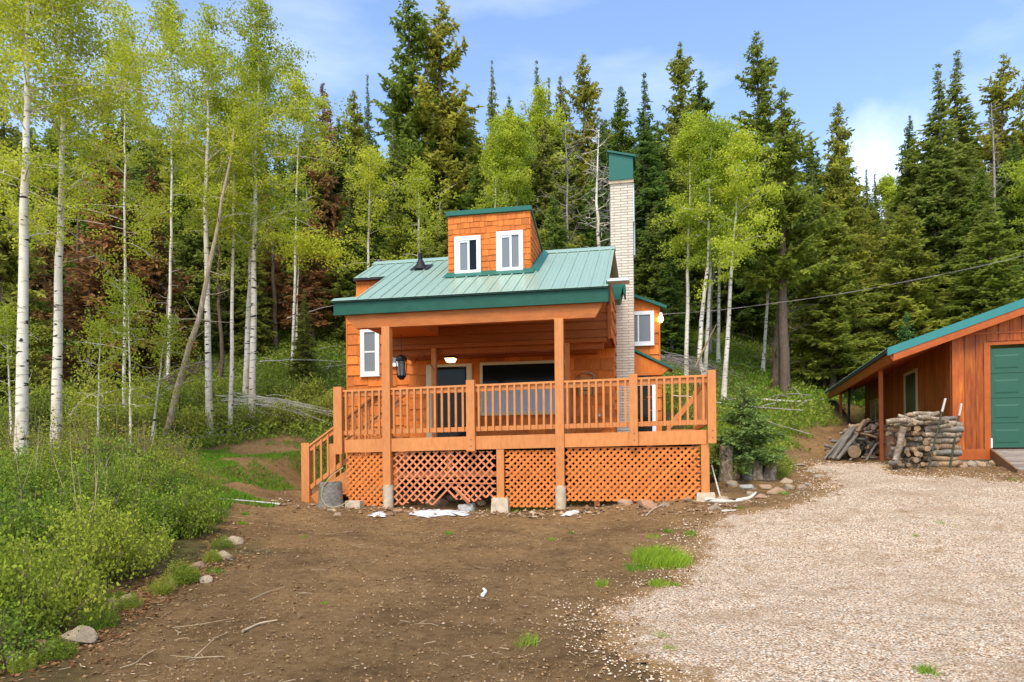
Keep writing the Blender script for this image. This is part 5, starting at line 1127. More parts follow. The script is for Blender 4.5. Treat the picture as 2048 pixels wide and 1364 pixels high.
# dry leaves under the shrubs
R.seed(611); q = np.array([G(a, b) for a, b in [(20, 1340), (90, 1300), (150, 1270), (230, 1225), (300, 1180), (380, 1150), (440, 1110), (470, 1050)]]); n = 2600; j = R.randint(0, len(q) - 1, n); t_2 = R.rand(n)[:, None]; c = q[j] * (1 - t_2) + q[j + 1] * t_2; c[:, :2] += R.randn(n, 2) * .22; c[:, 2] = H(c[:, 0], c[:, 1]) + .012
dl = MB(); dv_ = unit(R.randn(n, 3) * np.array([1, 1, .25])); cards(dl, c, dv_, unit(np.cross(dv_, np.array([0, 0, 1.]) + R.randn(n, 3) * .4)), .045, .03, 0, R.rand(n))
tag(link('fallen_leaves', dl.mesh('fallen_leaves', lm_dry)), 'dry brown leaves along the stone edging of the shrub bed', 'fallen leaves', kind='stuff')

# garden bed right of the deck
tr, cw = conifer(2.3, .80, 700, .035, 'sapling', .03, 1.7, 0, .42); g = G(1492, 950); e = empty('young_fir', 'small bushy young fir growing right beside the deck', 'fir tree', tuple(g)); link('trunk', tr.mesh('trunk', bark), e); link('crown', cw.mesh('crown', lm_blue), e)
e.scale = (1, 1, (ray(1492, 768)[2] * g[1] - g[2]) / 2.3)
for a, b, s, w_ in ((1455, 945, .70, 'left of the young fir behind the tall stump'), (1525, 948, .80, 'below the young fir behind the small stumps'), (1552, 940, .55, 'right of the young fir'), (1500, 935, .8, 'behind the young fir'), (1560, 955, .35, 'low at the right end of the garden bed'), (1440, 930, .5, 'against the deck corner post')):
    shrub([BK[0], BK[1], BG[0]], a, b, s, 'green garden shrub ' + w_, 'shrubs in the garden bed beside the deck', 'garden_shrub')
tr, cw = conifer(3.2, .8, 701, .04, 'sapling', .05, 1.0, 0, .6); d = 27; x_ = ray(1815, 700)[0] * d; e = empty('young_fir', 'pale young fir standing above the garage eave', 'fir tree', (x_, d, H(x_, d))); link('trunk', tr.mesh('trunk', bark), e); link('crown', cw.mesh('crown', lm_blue), e); hh_ = ray(1815, 632)[2] * d - H(x_, d); e.scale = (1, 1, max(.6, hh_ / 3.2))

# ============================================================ tufts of grass on soil and gravel
tufts = [(1322, 1125, .42, .16, 2200, 'large lush grass clump at the edge of the gravel'), (1275, 1140, .20, .06, 380, 'low weeds left of the lush grass clump'), (1318, 1172, .14, .07, 420, 'small grass clump just below the lush one'), (1205, 1172, .10, .09, 90, 'yellowish tuft left below the lush grass'), (1055, 1292, .11, .11, 90, 'spiky grass tuft on bare soil low in the middle'),
    (1325, 1278, .08, .05, 160, 'small round tuft at the ragged gravel edge'), (1337, 1304, .06, .05, 110, 'lower small tuft at the ragged gravel edge'), (1352, 1173, .06, .05, 80, 'tiny tuft right of the lush clump'), (897, 1070, .07, .07, 90, 'small tuft on soil in front of the deck'), (1380, 1070, .10, .07, 150, 'tuft between deck and gravel'), (1305, 1075, .12, .05, 120, 'thin grass on soil right of the moss'), (1335, 1065, .08, .07, 110, 'tuft left of the gravel tip'), (1100, 1080, .06, .05, 50, 'faint tuft in the middle soil'), (1143, 1068, .05, .05, 45, 'faint tuft nearer the footing'),
    (1880, 1048, .08, .05, 130, 'left tuft of three on the gravel'), (1912, 1038, .10, .04, 120, 'back tuft of three on the gravel'), (1905, 1054, .08, .04, 110, 'front tuft of three on the gravel'), (1832, 1075, .05, .06, 70, 'lone tuft left of the three on the gravel'), (1850, 1350, .09, .08, 170, 'tuft at the bottom edge on the gravel'), (2000, 1302, .12, .03, 120, 'flat green weeds near the lower right corner'), (2030, 962, .10, .04, 90, 'tuft at the right end of the gravel by the ramp'), (490, 1030, .08, .07, 90, 'upper tuft beside the stairs path'), (484, 1048, .08, .06, 90, 'lower tuft beside the stairs path'), (610, 1076, .06, .05, 60, 'tuft below the stairs'), (650, 1208, .04, .03, 60, 'tiny seedling on open soil'), (180, 1262, .12, .09, 150, 'broad-bladed tuft beside the big pink stone'), (225, 1200, .12, .08, 130, 'weeds between edging stones'), (430, 1145, .12, .06, 110, 'creeping weeds at the right end of the shrub bed'), (1400, 985, .05, .07, 50, 'blades between the footing and bed stones'), (1290, 1015, .05, .09, 70, 'blades in front of the large tan stone'), (1568, 988, .10, .06, 110, 'tuft beside the edge stones of the garden bed'), (1660, 944, .07, .05, 70, 'tuft where garden bed meets the gravel'), (1545, 925, .10, .06, 80, 'thin blades below the garden shrubs'), (1480, 1018, .06, .05, 70, 'tuft at the front of the garden stones')]
for (px, py, rd, hh, n, lbl) in tufts:
    R.seed(px + py); g = G(px, py); n2 = int(n); a = R.rand(n2) * 6.28; rr_ = rd * np.sqrt(R.rand(n2)) * (.6 + .4 * R.rand(n2)); x = g[0] + np.cos(a) * rr_; y = g[1] + np.sin(a) * rr_ * 1.2; m = MB(); blades(m, x, y, hh, .0035, .9)
    tag(link('grass_tuft', m.mesh('grass_tuft', lm_grass, tuple(g)), None, tuple(g)), lbl, 'grass tuft', 'grass tufts on soil and gravel')
# moss by the footing
R.seed(620); mo = MB(); n = 1500; g = G(1065, 1020); x = g[0] + R.randn(n) * .33; y = g[1] + R.randn(n) * .06; c = np.stack([x, y, H(x, y) + .015], -1); dv_ = unit(R.randn(n, 3) + np.array([0, 0, .5])); cards(mo, c, dv_, unit(np.cross(dv_, rdir(n))), .035, .03, 0, R.rand(n) * .5)
tag(link('moss', mo.mesh('moss', lm_herb)), 'low dark green moss in front of the short lattice panel', 'moss', kind='stuff')

# ============================================================ rocks
def rock_mesh(seed):
    R.seed(seed); import bmesh as bm_; b = bm_.new(); bm_.ops.create_icosphere(b, subdivisions=3, radius=1)
    off = R.rand(3) * 20; planes = [(rdir(1)[0], .52 + .28 * R.rand()) for _ in range(13)]
    for v in b.verts:
        p = np.array(v.co)
        for nrm, dd_ in planes:
            t = p @ nrm
            if t > dd_: p = p - nrm * (t - dd_) * .97
        f = fbm(np.array([p[0] * 2 + off[0] + p[2]]), np.array([p[1] * 2 + off[1] - p[2]]), 3)[0]; v.co = Vector(p * (.82 + .36 * f))
    me = bpy.data.meshes.new('rock'); b.to_mesh(me); b.free(); me.polygons.foreach_set('use_smooth', [False] * len(me.polygons)); me.materials.append(rockm); return me
RK = [rock_mesh(800 + i) for i in range(8)]
def rock(px, py, wpx, hpx, label, group='garden stones', name='rock', cat='rock', up=0, mat=None):
    g = G(px, py); d = g[1]; sx_ = wpx / 2 / F * d; sz_ = hpx / 2 / F * d; R.seed(int(px * 3 + py)); me = RK[R.randint(8)]
    if mat: me = me.copy(); me.materials.clear(); me.materials.append(mat)
    o = link(name, me, None, (g[0], g[1] + sx_ * .3, g[2] + sz_ * .34 + up), (R.randn() * .15, R.randn() * .15, 0), (sx_ * 1.12, sx_ * (.7 + .3 * R.rand()), sz_ * 1.15)); return tag(o, label, cat, group)
E1 = 'stones edging the left shrub bed'; E2 = 'stones in front of the deck'; E3 = 'stones around the garden bed right of the deck'
grey_rock = M('grey_stone', (.36, .34, .30), .9); t = grey_rock.node_tree; setc(grey_rock, ramp(t, noise(t, 5, mapped(t), 7), [(.3, (.20, .19, .17)), (.7, (.48, .46, .42))])); bump(grey_rock, noise(t, 14, mapped(t), 8), .8, .02)
for a in [(150, 1292, 66, 52, 'largest pink edging stone near the lower left corner', E1), (78, 1300, 40, 40, 'rounded pinkish stone left of the largest edging stone', E1), (20, 1325, 45, 38, 'pale stone in the lower left corner', E1), (100, 1312, 36, 22, 'small stone between the two corner edging stones', E1), (165, 1250, 30, 26, 'grey stone above the largest edging stone', E1),
    (228, 1215, 34, 28, 'tan stone in the middle of the left edging', E1), (252, 1205, 40, 22, 'orange flat stone beside the tan edging stone', E1), (345, 1172, 30, 16, 'low grey stone under the shrubs', E1), (410, 1166, 28, 20, 'small orange stone near the end of the shrub bed', E1), (445, 1120, 40, 24, 'pale pink stone at the right end of the bed', E1), (462, 1088, 46, 22, 'flat pink stone furthest up the left edging', E1), (390, 1140, 36, 20, 'half-hidden pale stone below the last shrub', E1),
    (795, 1024, 24, 10, 'small pale rounded stone right of the left footing', E2), (878, 1012, 38, 26, 'brown stone left of the big grey one', E2), (905, 1002, 30, 24, 'tan stone behind the big grey one at the lattice gap', E2), (858, 1010, 24, 18, 'small tan stone beside the lattice gap', E2), (962, 1010, 20, 14, 'tiny tan stone right of the big grey one', E2), (1250, 1010, 38, 18, 'reddish stone under the right lattice panel', E2), (1296, 1016, 44, 24, 'large tan boulder before the right lattice panel', E2), (1330, 1012, 20, 12, 'small tan stone right of the tan boulder', E2), (1373, 1004, 22, 12, 'small orange stone near the right deck leg', E2), (1294, 1026, 26, 7, 'flat stone slab below the tan boulder', E2), (675, 1032, 24, 9, 'flat grey stone below the stump', E2), (662, 1022, 18, 8, 'small pink stone right at the stump foot', E2),
    (1464, 972, 28, 16, 'tan stone left of the grey garden stone', E3), (1556, 986, 36, 18, 'pale tan stone in the garden edge row', E3), (1535, 978, 30, 18, 'cream stone topping the garden edge row', E3), (1580, 978, 26, 14, 'cream stone right in the garden edge row', E3), (1574, 966, 24, 16, 'orange rounded stone behind the garden edge row', E3), (1604, 978, 24, 12, 'small pink stone ending the garden edge row', E3), (1618, 970, 18, 9, 'tiny pink stone past the end of the edge row', E3), (1500, 992, 18, 14, 'pale stone at the tip of the curved white limb', E3), (1522, 998, 32, 14, 'pinkish flat stone below the garden edge row', E3), (1430, 1018, 26, 12, 'orange stone in front of the curved white limb', E3), (1404, 1014, 12, 6, 'tiny orange stone in front of the right footing', E3), (1445, 1000, 30, 10, 'buried pink stone behind the curved white limb', E3), (1640, 955, 30, 8, 'flat grey stone where bed meets gravel', E3), (1625, 943, 28, 7, 'second flat grey stone along the far bed edge', E3), (1600, 932, 26, 7, 'far flat grey stone along the bed edge', E3), (1660, 880, 14, 12, 'pale stone on the dirt slope', E3)]:
    rock(*a)
rock(937, 1022, 40, 30, 'big rounded grey boulder before the broken lattice', E2, mat=grey_rock); rock(1498, 978, 34, 18, 'bluish grey rounded garden stone', E3, mat=grey_rock)
for i, (a, b, u_) in enumerate([(1888, 930, 0), (1906, 934, 0), (1925, 935, 0), (1945, 934, 0), (1965, 932, 0), (1985, 932, 0), (1900, 922, .09), (1920, 922, .10), (1940, 922, .10), (1958, 924, .08), (1972, 924, .06), (1912, 914, .18), (1932, 915, .19), (1950, 917, .15)]):
    rock(a, b, 24, 18, '%s stone of the tan pile at the garage corner, %s' % (['bottom row leftmost', 'bottom row second', 'bottom row third', 'bottom row fourth', 'bottom row fifth', 'bottom row rightmost', 'middle row leftmost', 'middle row second', 'middle row third', 'middle row fourth', 'middle row rightmost', 'top left', 'top middle', 'top right'][i], 'beside the ramp'), 'pile of tan stones beside the ramp', up=u_)
g = G(1885, 925); cbk = MB(); cbk.box(-.16, .16, -.09, .09, 0, .17); tag(link('concrete_block', cbk.mesh('concrete_block', concrete), None, tuple(g), (0, 0, -.2)), 'pale concrete block between the log stack and stone pile', 'block')

# ============================================================ stumps, limbs, sheet, hose, posts
def stump(px, py, wpx, hpx, label, mat, topmat, seed, group=None, lean=0, at=None):
    g = G(px, py) if at is None else at; R.seed(seed); d = g[1]; r_ = wpx / 2 / F * d; h = hpx / F * d; m = MB(); n = 20; th = np.arange(n) * 6.283 / n; pr = 1 + .07 * np.sin(th * 3 + seed) + .05 * R.randn(n); V = []
    for k, z in enumerate((-.08, .05, .3, .6, .9, 1.0)):
        f = (1.25, 1.12, 1.0, .97, .95, .93)[k]; V.append(np.stack([np.cos(th) * r_ * pr * f + lean * z * h, np.sin(th) * r_ * pr * f, np.full(n, z * h) + (R.randn(n) * .012 if k == 5 else 0)], -1))
    V = np.concatenate(V); i = np.arange(5)[:, None] * n; j = np.arange(n)[None]; k = (j + 1) % n; m.add(V, np.stack([i + j, i + k, i + n + k, i + n + j], -1).reshape(-1, 4), 0, .5, True); m.add(V[-n:], [tuple(range(n))], 1, .5)
    return tag(link('tree_stump', m.mesh('tree_stump', [mat, topmat], (0, 0, 0)), None, tuple(g)), label, 'stump', group)
cutw = wood('cut_wood', (.12, .08, .045), (.27, .18, .10), (.46, .34, .20), (8, 8, 8), .9, .3)
greywood = wood('weathered_stump', (.07, .06, .045), (.20, .175, .14), (.36, .33, .27), (3, 3, 7), .9, .2, .6)
paleb = wood('peeling_aspen_bark', (.05, .035, .022), (.20, .15, .10), (.56, .47, .35), (6, 6, 4), .9, .3, .9)
sg = cab(-7.08, -.12); sg = np.array([*sg, H(*sg)]); stump(667, 1003, 46, 52, 'big grey weathered stump under the stairs with a hose over it', greywood, greywood, 1, at=sg)
stump(1452, 957, 28, 64, 'tallest peeling aspen stump right beside the deck', paleb, cutw, 2, 'stumps in the garden bed')
stump(1474, 957, 12, 26, 'thinnest short stump right of the tallest one', paleb, cutw, 3, 'stumps in the garden bed'); stump(1494, 957, 18, 34, 'dark stump third from the deck', greywood, cutw, 4, 'stumps in the garden bed'); stump(1513, 957, 24, 34, 'pale ragged stump second from the right', paleb, cutw, 5, 'stumps in the garden bed'); stump(1538, 958, 25, 32, 'rightmost stump of the garden bed, leaning right', paleb, cutw, 6, 'stumps in the garden bed', .25)
hz = MB(); g = sg + np.array([.02, .12, 0]); p = []
for k in range(30):
    a = -1.9 + k * .165; p.append((g[0] - .05 + .30 * math.cos(a + 1.9) * -1 + .05, g[1] - .36, g[2] + .32 + .34 * math.sin(a + 1.5)))
p = [(g[0] + .28, g[1] - .3, g[2] + .78), (g[0] + .05, g[1] - .33, g[2] + .62), (g[0] - .10, g[1] - .35, g[2] + .40), (g[0] - .13, g[1] - .35, g[2] + .20), (g[0] - .02, g[1] - .36, g[2] + .04), (g[0] + .14, g[1] - .38, g[2] + .02), (g[0] + .30, g[1] - .38, g[2] + .08), (g[0] + .40, g[1] - .36, g[2] + .16)]
pp = np.array(p); tt_ = np.linspace(0, 7, 40); pp = np.stack([np.interp(tt_, range(8), pp[:, i]) for i in range(3)], 1); 
for _ in range(4): pp[1:-1] = (pp[:-2] + pp[1:-1] * 2 + pp[2:]) / 4
hz.tube(pp, .011, 6); tag(link('garden_hose', hz.mesh('garden_hose', M('hose_rubber', (.38, .33, .16), .5), tuple(g)), None, tuple(g)), 'thin yellowish hose looped in front of the grey stump', 'hose')
def limb(pxs, r_, label, mat, name='fallen_limb', cat='limb', lift=.03, twigs=0):
    p = [G(a, b) + np.array([0, 0, lift]) for a, b in pxs]; m = MB(); pp = np.array(p); k = len(p); q = np.linspace(0, k - 1, k * 5); pp = np.stack([np.interp(q, range(k), pp[:, i]) for i in range(3)], 1)
    for _ in range(3): pp[1:-1] = (pp[:-2] + pp[1:-1] * 2 + pp[2:]) / 4
    m.tube(pp, np.linspace(r_, r_ * .6, len(pp)), 7, 0, .5)
    for i in range(twigs): j = R.randint(2, len(pp) - 1); m.tube(np.array([pp[j], pp[j] + R.randn(3) * .12 + np.array([0, 0, .04])]), [.005, .003], 3, 0, .5, False)
    o0 = tuple(pp[0]); return tag(link(name, m.mesh(name, mat, o0), None, o0), label, cat)
R.seed(630)
limb([(1412, 1003), (1440, 1006), (1475, 1005), (1500, 1000), (1512, 990)], .045, 'curved bleached limb lying before the garden bed', birch)
limb([(1443, 1026), (1472, 1024)], .02, 'short pale stick below the curved bleached limb', drift, 'stick', 'stick')
limb([(1292, 1036), (1305, 1022), (1325, 1014)], .008, 'thin bent white twig on soil beside the tan boulder', drift, 'stick', 'stick')
limb([(485, 1268), (520, 1252), (555, 1247)], .011, 'forked bleached stick on the open soil in the left foreground', straw, 'stick', 'stick', .02, 3)
limb([(240, 1345), (272, 1332), (288, 1318), (312, 1305)], .005, 'long thin curved stick on the soil low at the left', straw, 'stick', 'stick', .02)
limb([(500, 1205), (530, 1190), (570, 1178)], .005, 'slender twig on the soil above the forked stick', straw, 'stick', 'stick', .02, 2)
limb([(345, 1262), (400, 1255), (465, 1243)], .004, 'very long straight straw-like stick left of the forked one', straw, 'stick', 'stick', .02)
limb([(370, 1325), (410, 1322), (450, 1319)], .005, 'dry straw-coloured stick near the bottom edge', straw, 'stick', 'stick', .02, 4)
limb([(965, 1195), (972, 1188), (967, 1182)], .022, 'small white crooked bone-like stick in the middle of the soil', white, 'stick', 'stick', .02)
limb([(1525, 802), (1590, 806), (1650, 800)], .05, 'thin white log lying in the grass behind the garden bed', birch)
limb([(560, 1012), (500, 1006), (400, 998)], .02, 'long thin pole lying on the soil left of the stairs', drift, 'stick', 'stick')
p0 = G(1440, 993); p1 = ray(1423, 930) * (p0[1] + .3); m = MB(); m.tube(np.array([p0, (p0 + p1) / 2, p1]), [.016, .014, .013], 6); tag(link('leaning_stick', m.mesh('leaning_stick', drift, tuple(p0)), None, tuple(p0)), 'straight pale stick leaning toward the right deck corner', 'stick')
# arching fallen branches left of the cabin
R.seed(640)
def arc(px0, py0, px1, py1, d, sag, r_, label, name, mat, n=1, cat='fallen tree', spread=0):
    m = MB(); o0 = None
    for i in range(n):
        a = ray(px0 + R.randn() * spread, py0 + R.randn() * spread * .4) * (d + R.randn() * .3); b_ = ray(px1 + R.randn() * spread * 2, py1 + abs(R.randn()) * spread * 1.0) * (d + R.randn() * .4); s = np.linspace(0, 1, 12)[:, None]; p = a + (b_ - a) * s + np.array([0, 0, sag * (.7 + .5 * R.rand())]) * (4 * s * (1 - s)) + np.cumsum(R.randn(12, 3), 0) * .012
        if i == 0: o0 = tuple(p[0])
        m.tube(p, np.linspace(r_, r_ * .3, 12), 5, 0, R.rand(), False)
    return tag(link(name, m.mesh(name, mat, o0), None, o0), label, cat)
arc(480, 800, 632, 822, 21, .16, .006, 'heap of thin bare fallen branches left of the cabin', 'brush_pile', drift, 46, 'brush pile', 26)
arc(1330, 715, 1425, 745, 24, .15, .008, 'grey tangle of bare brush right of the annexe', 'brush_pile', greybark, 46, 'brush pile', 16)
arc(300, 800, 420, 720, 23, .3, .014, 'brown tangle of dead limbs at the foot of the leaning trunk', 'brush_pile', bark, 40, 'brush pile', 18)
arc(520, 722, 688, 722, 23.5, .08, .014, 'single long bleached branch arching toward the cabin corner', 'arching_branch', drift)
arc(575, 637, 670, 612, 27, .02, .035, 'fallen grey log on the slope left of the cabin roof', 'fallen_log', greybark)
arc(1390, 735, 1436, 650, 25.5, .0, .05, 'broken brown log leaning in the aspens right of the annexe', 'fallen_log', deadwood)
arc(1345, 790, 1480, 812, 21, .05, .02, 'thin white aspen pole fallen behind the deck railing', 'fallen_log', birch)
arc(524, 448, 635, 466, 20.9, .25, .018, 'bare white branch arching right from the paired aspens', 'arching_branch', birch)
# drooping leafy branch end hanging from that arch
R.seed(641); lb_ = MB(); c = ray(612, 492) * 20.9; q_ = c + R.randn(90, 3) * np.array([.55, .3, .22]); leafballs(lb_, q_, 20, .12, .07, 0); q_ = ray(665, 505) * 20.9 + R.randn(36, 3) * np.array([.25, .2, .2]); leafballs(lb_, q_, 20, .11, .07, 0)
tag(link('leafy_branch', lb_.mesh('leafy_branch', lm_aspen, tuple(c)), None, tuple(c)), 'drooping leafy aspen bough left of the cabin roof', 'branch')
# white sheet remnants
def sheet(pts, label):
    q0 = [G(a, b) for a, b in pts]; m = MB(); q = []
    for i_2 in range(len(q0)):
        for f_ in (0, .25, .5, .75): pq = q0[i_2] * (1 - f_) + q0[(i_2 + 1) % len(q0)] * f_ + R.randn(3) * np.array([.025, .03, 0]); q.append(pq)
    c = np.mean(q, 0); ring = [p * .5 + c * .5 + np.array([0, 0, .03]) for p in q]; n = len(q); V = [p + np.array([0, 0, .008 + .012 * random.random()]) for p in q] + [r + np.array([0, 0, .03 * random.random()]) for r in ring] + [c + np.array([0, 0, .05])]
    F_ = [(i, (i + 1) % n, n + (i + 1) % n, n + i) for i in range(n)]; m.add(V, F_, 0, .5, True); m.add(V, [(n + i, n + (i + 1) % n, 2 * n) for i in range(n)], 0, .5, True); o0 = tuple(c)
    tag(link('white_sheet', m.mesh('white_sheet', M('white_fabric', (.60, .60, .59), .9), o0), None, o0), label, 'sheet', 'white sheeting at the foot of the deck')
sheet([(735, 1033), (748, 1029), (765, 1025), (771, 1030), (768, 1035), (750, 1036)], 'small white sheet scrap below the left porch post')
sheet([(814, 1030), (830, 1022), (850, 1023), (880, 1020), (905, 1024), (930, 1025), (948, 1031), (925, 1033), (890, 1032), (860, 1037), (835, 1034)], 'long white sheet strip before the broken lattice')
sheet([(1122, 1034), (1130, 1028), (1152, 1022), (1158, 1027), (1140, 1033)], 'short white sheet strip below the middle footing')
# woodpile on the porch
R.seed(650)
for i in range(5):
    m = MB(); m.tube([(0, 0, 0), (.5, .02, 0)], [.045, .04], 7, 0, .5, True, 1); p = cab(-7.05 + .12 * (i % 3), 4.6 + .12 * (i // 3)); tag(link('firewood_log', m.mesh('firewood_log', [greywood, cutw]), None, (p[0], p[1], .32 + .07 * (i // 3)), (0, .05, -.3)), ORD[i] + ' split log of the small pile on the porch floor', 'log', 'firewood on the porch floor')
LU = cabx(803, 738, 2.2)[0]
# hanging lantern
g = cab(LU, 2.2); lan = empty('lantern', 'black metal hanging lantern beside the left porch post', 'lantern', (g[0], g[1], 1.76), -TH); 
def lmesh(nm, m, mat): return link(nm, m.mesh(nm, mat), lan)
m = MB(); m.tube([(0, 0, .36), (0, 0, .40), (0, 0, .46), (0, 0, .50)], [.13, .14, .10, .03], 8); lmesh('lantern_top', m, black)
m = MB(); m.tube([(0, 0, -.06), (0, 0, 0), (0, 0, .03)], [.04, .10, .11], 8); lmesh('lantern_base', m, black)
for k in range(8):
    a = k * math.pi / 4; m = MB(); m.tube([(.10 * math.cos(a), .10 * math.sin(a), .02), (.13 * math.cos(a), .13 * math.sin(a), .36)], .008, 4); lmesh('bar', m, black)
m = MB(); m.tube([(0, 0, .03), (0, 0, .35)], .085, 10); lmesh('lantern_glass', m, glass_grey)
m = MB(); m.tube([(0, 0, .50), (0, 0, .95)], .006, 4); lmesh('hanger', m, black)
m = MB(); m.tube([(.12, .5, .35), (.32, .5, .66), (.60, .5, .20)], .008, 4); lmesh('bracket', m, black)
# power line
m = MB(); a = np.array([*cab(-.62, 7.4), 3.9]); b_ = ray(2060, 508) * 17; s = np.linspace(0, 1, 30)[:, None]; p = a + (b_ - a) * s - np.array([0, 0, .22]) * 4 * s * (1 - s); m.tube(p, .004, 5); q = p + np.stack([0 * s[:, 0], .008 * np.sin(s[:, 0] * 200), .015 * np.cos(s[:, 0] * 200)], -1); m.tube(q, .003, 4)
tag(link('power_line', m.mesh('power_line', greybark, tuple(a)), None, tuple(a)), 'twisted pale cable running from the annexe lamp up to the right edge', 'cable')
# cardboard box and steel stakes by the logs
g = ray(1786, 900) * 17.7; g[2] = H(g[0], g[1]); m = MB(); m.box(-.16, .16, -.14, .14, 0, .80); m.box(-.004, .004, -.145, -.141, 0, .80); tag(link('cardboard_box', m.mesh('cardboard_box', cardboard), None, tuple(g), (0, 0, .35)), 'tall tan cardboard box behind the overhang post', 'box')
rust = M('green_rusty_steel', (.05, .055, .03), .6)
for (bx, by, tx, ty, dd_, lbl) in ((1856, 930, 1891, 797, 0, 'steel stake leaning right in front of the stacked logs'), (1899, 930, 1923, 807, 0, 'rightmost steel stake leaning right at the end of the stack'), (1803, 905, 1800, 801, .9, 'tallest upright steel stake at the left of the stack'), (1793, 895, 1792, 822, 2.0, 'shortest steel stake left of the stack'), (1836, 890, 1831, 802, 2.2, 'far upright steel stake in front of the side door')):
    g = G(bx, by); d = g[1] + (dd_ if dd_ < 1 else 0) - .05 - (.75 if bx > 1850 else 0); b_ = ray(bx, by) * d; tp = ray(tx, ty) * (d + .12); e = empty('steel_stake', lbl, 'stake', tuple(b_), 0, 'steel stakes around the firewood'); ax_ = tp - b_
    m = MB(); m.tube([(0, 0, -.1), tuple(ax_ * .80)], .020, 5); link('shaft', m.mesh('shaft', rust), e); m = MB(); m.tube([tuple(ax_ * .80), tuple(ax_)], .023, 5); link('painted_tip', m.mesh('painted_tip', M('stake_white', (.50, .46, .40), .8)), e)

# ============================================================ firewood
def log_mesh(seed, l=.62, r_=.075, kind=0):
    R.seed(seed); m = MB(); s = np.linspace(-.5, .5, 6); p = np.stack([s * l, R.randn(6) * .010, R.randn(6) * .010], -1); m.tube(p, r_ * (1 + R.randn(6) * .06), 9, 0, R.rand(), True, 1); return m.mesh('firewood_log', [[paleb, greywood, birch, deadwood][kind], cutw])
LG = [log_mesh(900 + i, .60, .058, k) for i, k in enumerate([0, 3, 1, 0, 3, 0, 1, 0])]
_seen = {}
def log(pos, direction, sc, label, group, k=None):
    c_ = _seen.get(label, 0); _seen[label] = c_ + 1
    if c_: label += ', ' + ['', 'a second one', 'a third one', 'a fourth one', 'a fifth one'][min(c_, 4)]
    q = Vector(tuple(direction)).normalized().to_track_quat('X', 'Z'); e = q.to_euler(); me = LG[R.randint(len(LG)) if k is None else k]
    return tag(link('firewood_log', me, None, tuple(pos), tuple(e), tuple(sc)), label, 'log', group)
R.seed(910); SGp = 'stacked firewood beside the garage corner'
g0 = G(1880, 934); uu = np.array([U2[0], U2[1], 0]); ww_ = np.array([W2[0], W2[1], 0]); zz_ = np.array([0, 0, 1.])
ordn = ['lowest', 'second', 'third', 'fourth', 'fifth', 'sixth', 'seventh', 'top']
g0 = np.array([*(ray(1886, 930) * 14.35)[:2], 0]); g0[2] = H(g0[0], g0[1])
for r in range(8):
    for c in range(3):
        p = g0 + zz_ * (.06 + r * .118) + ww_ * (c * .13 + R.randn() * .01) + uu * R.randn() * .03
        dr_ = uu + R.randn(3) * np.array([.06, .05, .03]); s = .85 + .35 * R.rand(); log(p, dr_, (1.0 + .15 * R.rand(), s, s), '%s log from the ground, %s rank of the stack right half' % (ordn[r], ('front', 'middle', 'back')[c]), SGp)
g1 = np.array([*(ray(1826, 930) * 14.45)[:2], 0]); g1[2] = H(g1[0], g1[1])
for r in range(9):
    for c in range(6):
        p = g1 + zz_ * (.06 + r * .106) + uu * ((c - 2.5) * .112 + (r % 2) * .05 + R.randn() * .015) + ww_ * (.10 + R.randn() * .07)
        dr_ = (ww_ + uu * R.randn() * .45 + zz_ * R.randn() * .12) if R.rand() < .7 else (uu + ww_ * R.randn() * .5 + zz_ * R.randn() * .1); s = .6 + .5 * R.rand(); log(p, dr_, (.7, s, s), 'end-on log, %s row, %s of the stack left half' % ((ordn + ['topmost'])[r] if r != 7 else 'eighth', ('far left', 'left', 'centre left', 'centre right', 'right', 'far right')[c]), SGp)
for i, (a, b, dd_) in enumerate([(1820, 832, 0), (1845, 826, .1), (1870, 836, 0), (1852, 820, .1), (1832, 822, .2), (1885, 830, .2), (1862, 828, -.1), (1898, 840, .1), (1808, 842, 0), (1878, 846, -.1)]):
    log(ray(a, b + 8) * (14.35 + dd_), uu + ww_ * R.randn() * .6 + zz_ * R.randn() * .18, (.8, .8, .8), '%s of the loose logs heaped on top of the stack' % ['first from the left', 'second', 'third', 'highest', 'back left', 'back right', 'middle front', 'rightmost', 'lowest left', 'lowest right'][i], SGp)
log(ray(1799, 888) * 14.15, zz_ + uu * .25, (1.15, 1.2, 1.2), 'thick log standing upright against the left of the stack', SGp, 0); log(ray(1797, 842) * 14.3, uu + zz_ * .05, (.75, 1, 1), 'log poking out left near the top of the stack', SGp, 3)
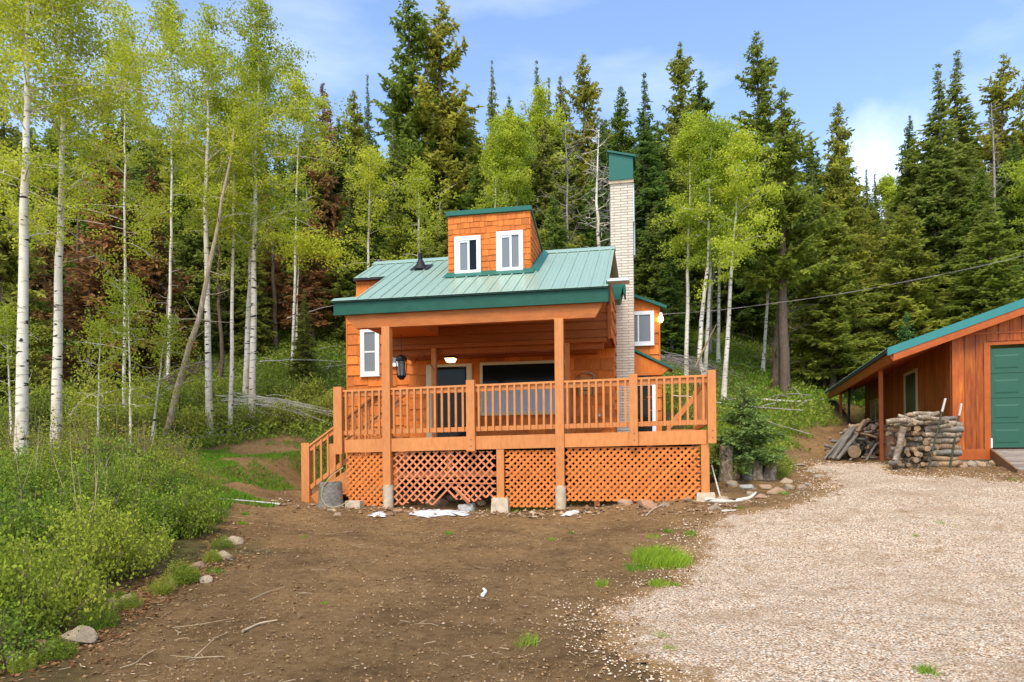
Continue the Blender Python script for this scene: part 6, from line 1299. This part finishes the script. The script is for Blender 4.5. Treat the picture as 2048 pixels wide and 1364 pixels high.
log(ray(1790, 927) * 14.1, ww_ * -1 + uu * .6, (.4, 1, 1), 'short log lying in front of the stack on the gravel', SGp, 2)
SL = 'loose firewood under the overhang'
R.seed(920)
adj = ['pale', 'grey', 'brown', 'split', 'crooked', 'thin', 'thick', 'mossy', 'dark', 'knotty', 'short', 'dusty']
for i in range(84):
    px = 1662 + 108 * R.rand(); top = 922 - 66 * min(1, max(0, (px - 1648) / 52)); py = top + (922 - top) * R.rand(); d = 17.75 + R.rand() * .9
    p = ray(px, py - 4) * d; p[2] = max(p[2], H(p[0], p[1]) + .05); an = R.rand()
    dr_ = (uu + zz_ * .2 * R.randn() + ww_ * R.randn() * .5) if an < .4 else ((ww_ + uu * R.randn() * .3) if an < .7 else (zz_ + uu * .6 + ww_ * R.randn() * .3))
    log(p, dr_, (.5 + .5 * R.rand(), .5 + .6 * R.rand(), .5 + .6 * R.rand()), '%s log %s of the loose heap' % (adj[i % 12], ['at the lower left', 'in the lower middle', 'at the lower right', 'at the upper left', 'in the upper middle', 'at the upper right'][(0 if px < 1695 else (1 if px < 1732 else 2)) + (3 if py < 888 else 0)]), SL)
for i, (x0, y0, x1, y1) in enumerate([(1655, 920, 1700, 858), (1664, 922, 1708, 855), (1674, 924, 1712, 872), (1648, 922, 1684, 876), (1700, 926, 1716, 896), (1732, 926, 1752, 888)]):
    d = 17.35 - .04 * i; a = ray(x0, y0) * d; a[2] = H(a[0], a[1]) + .03; b_ = ray(x1, y1) * (d + .35); l = np.linalg.norm(b_ - a); log((a + b_) / 2, b_ - a, (l / .6, .85 if i < 3 else .5, .85 if i < 3 else .5), '%s long leaning limb on the loose heap' % ['second', 'third', 'fourth', 'leftmost', 'fifth', 'rightmost'][i], SL, 2)
m = MB(); m.tube([(-.05, 0, 0), (.12, 0, 0)], [.15, .145], 16, 0, .5, True, 1); p = ray(1708, 903) * 17.3; tag(link('firewood_round', m.mesh('firewood_round', [paleb, cutw]), None, tuple(p), (0, .1, -1.9)), 'large cut round facing outward in the loose heap', 'log', SL)
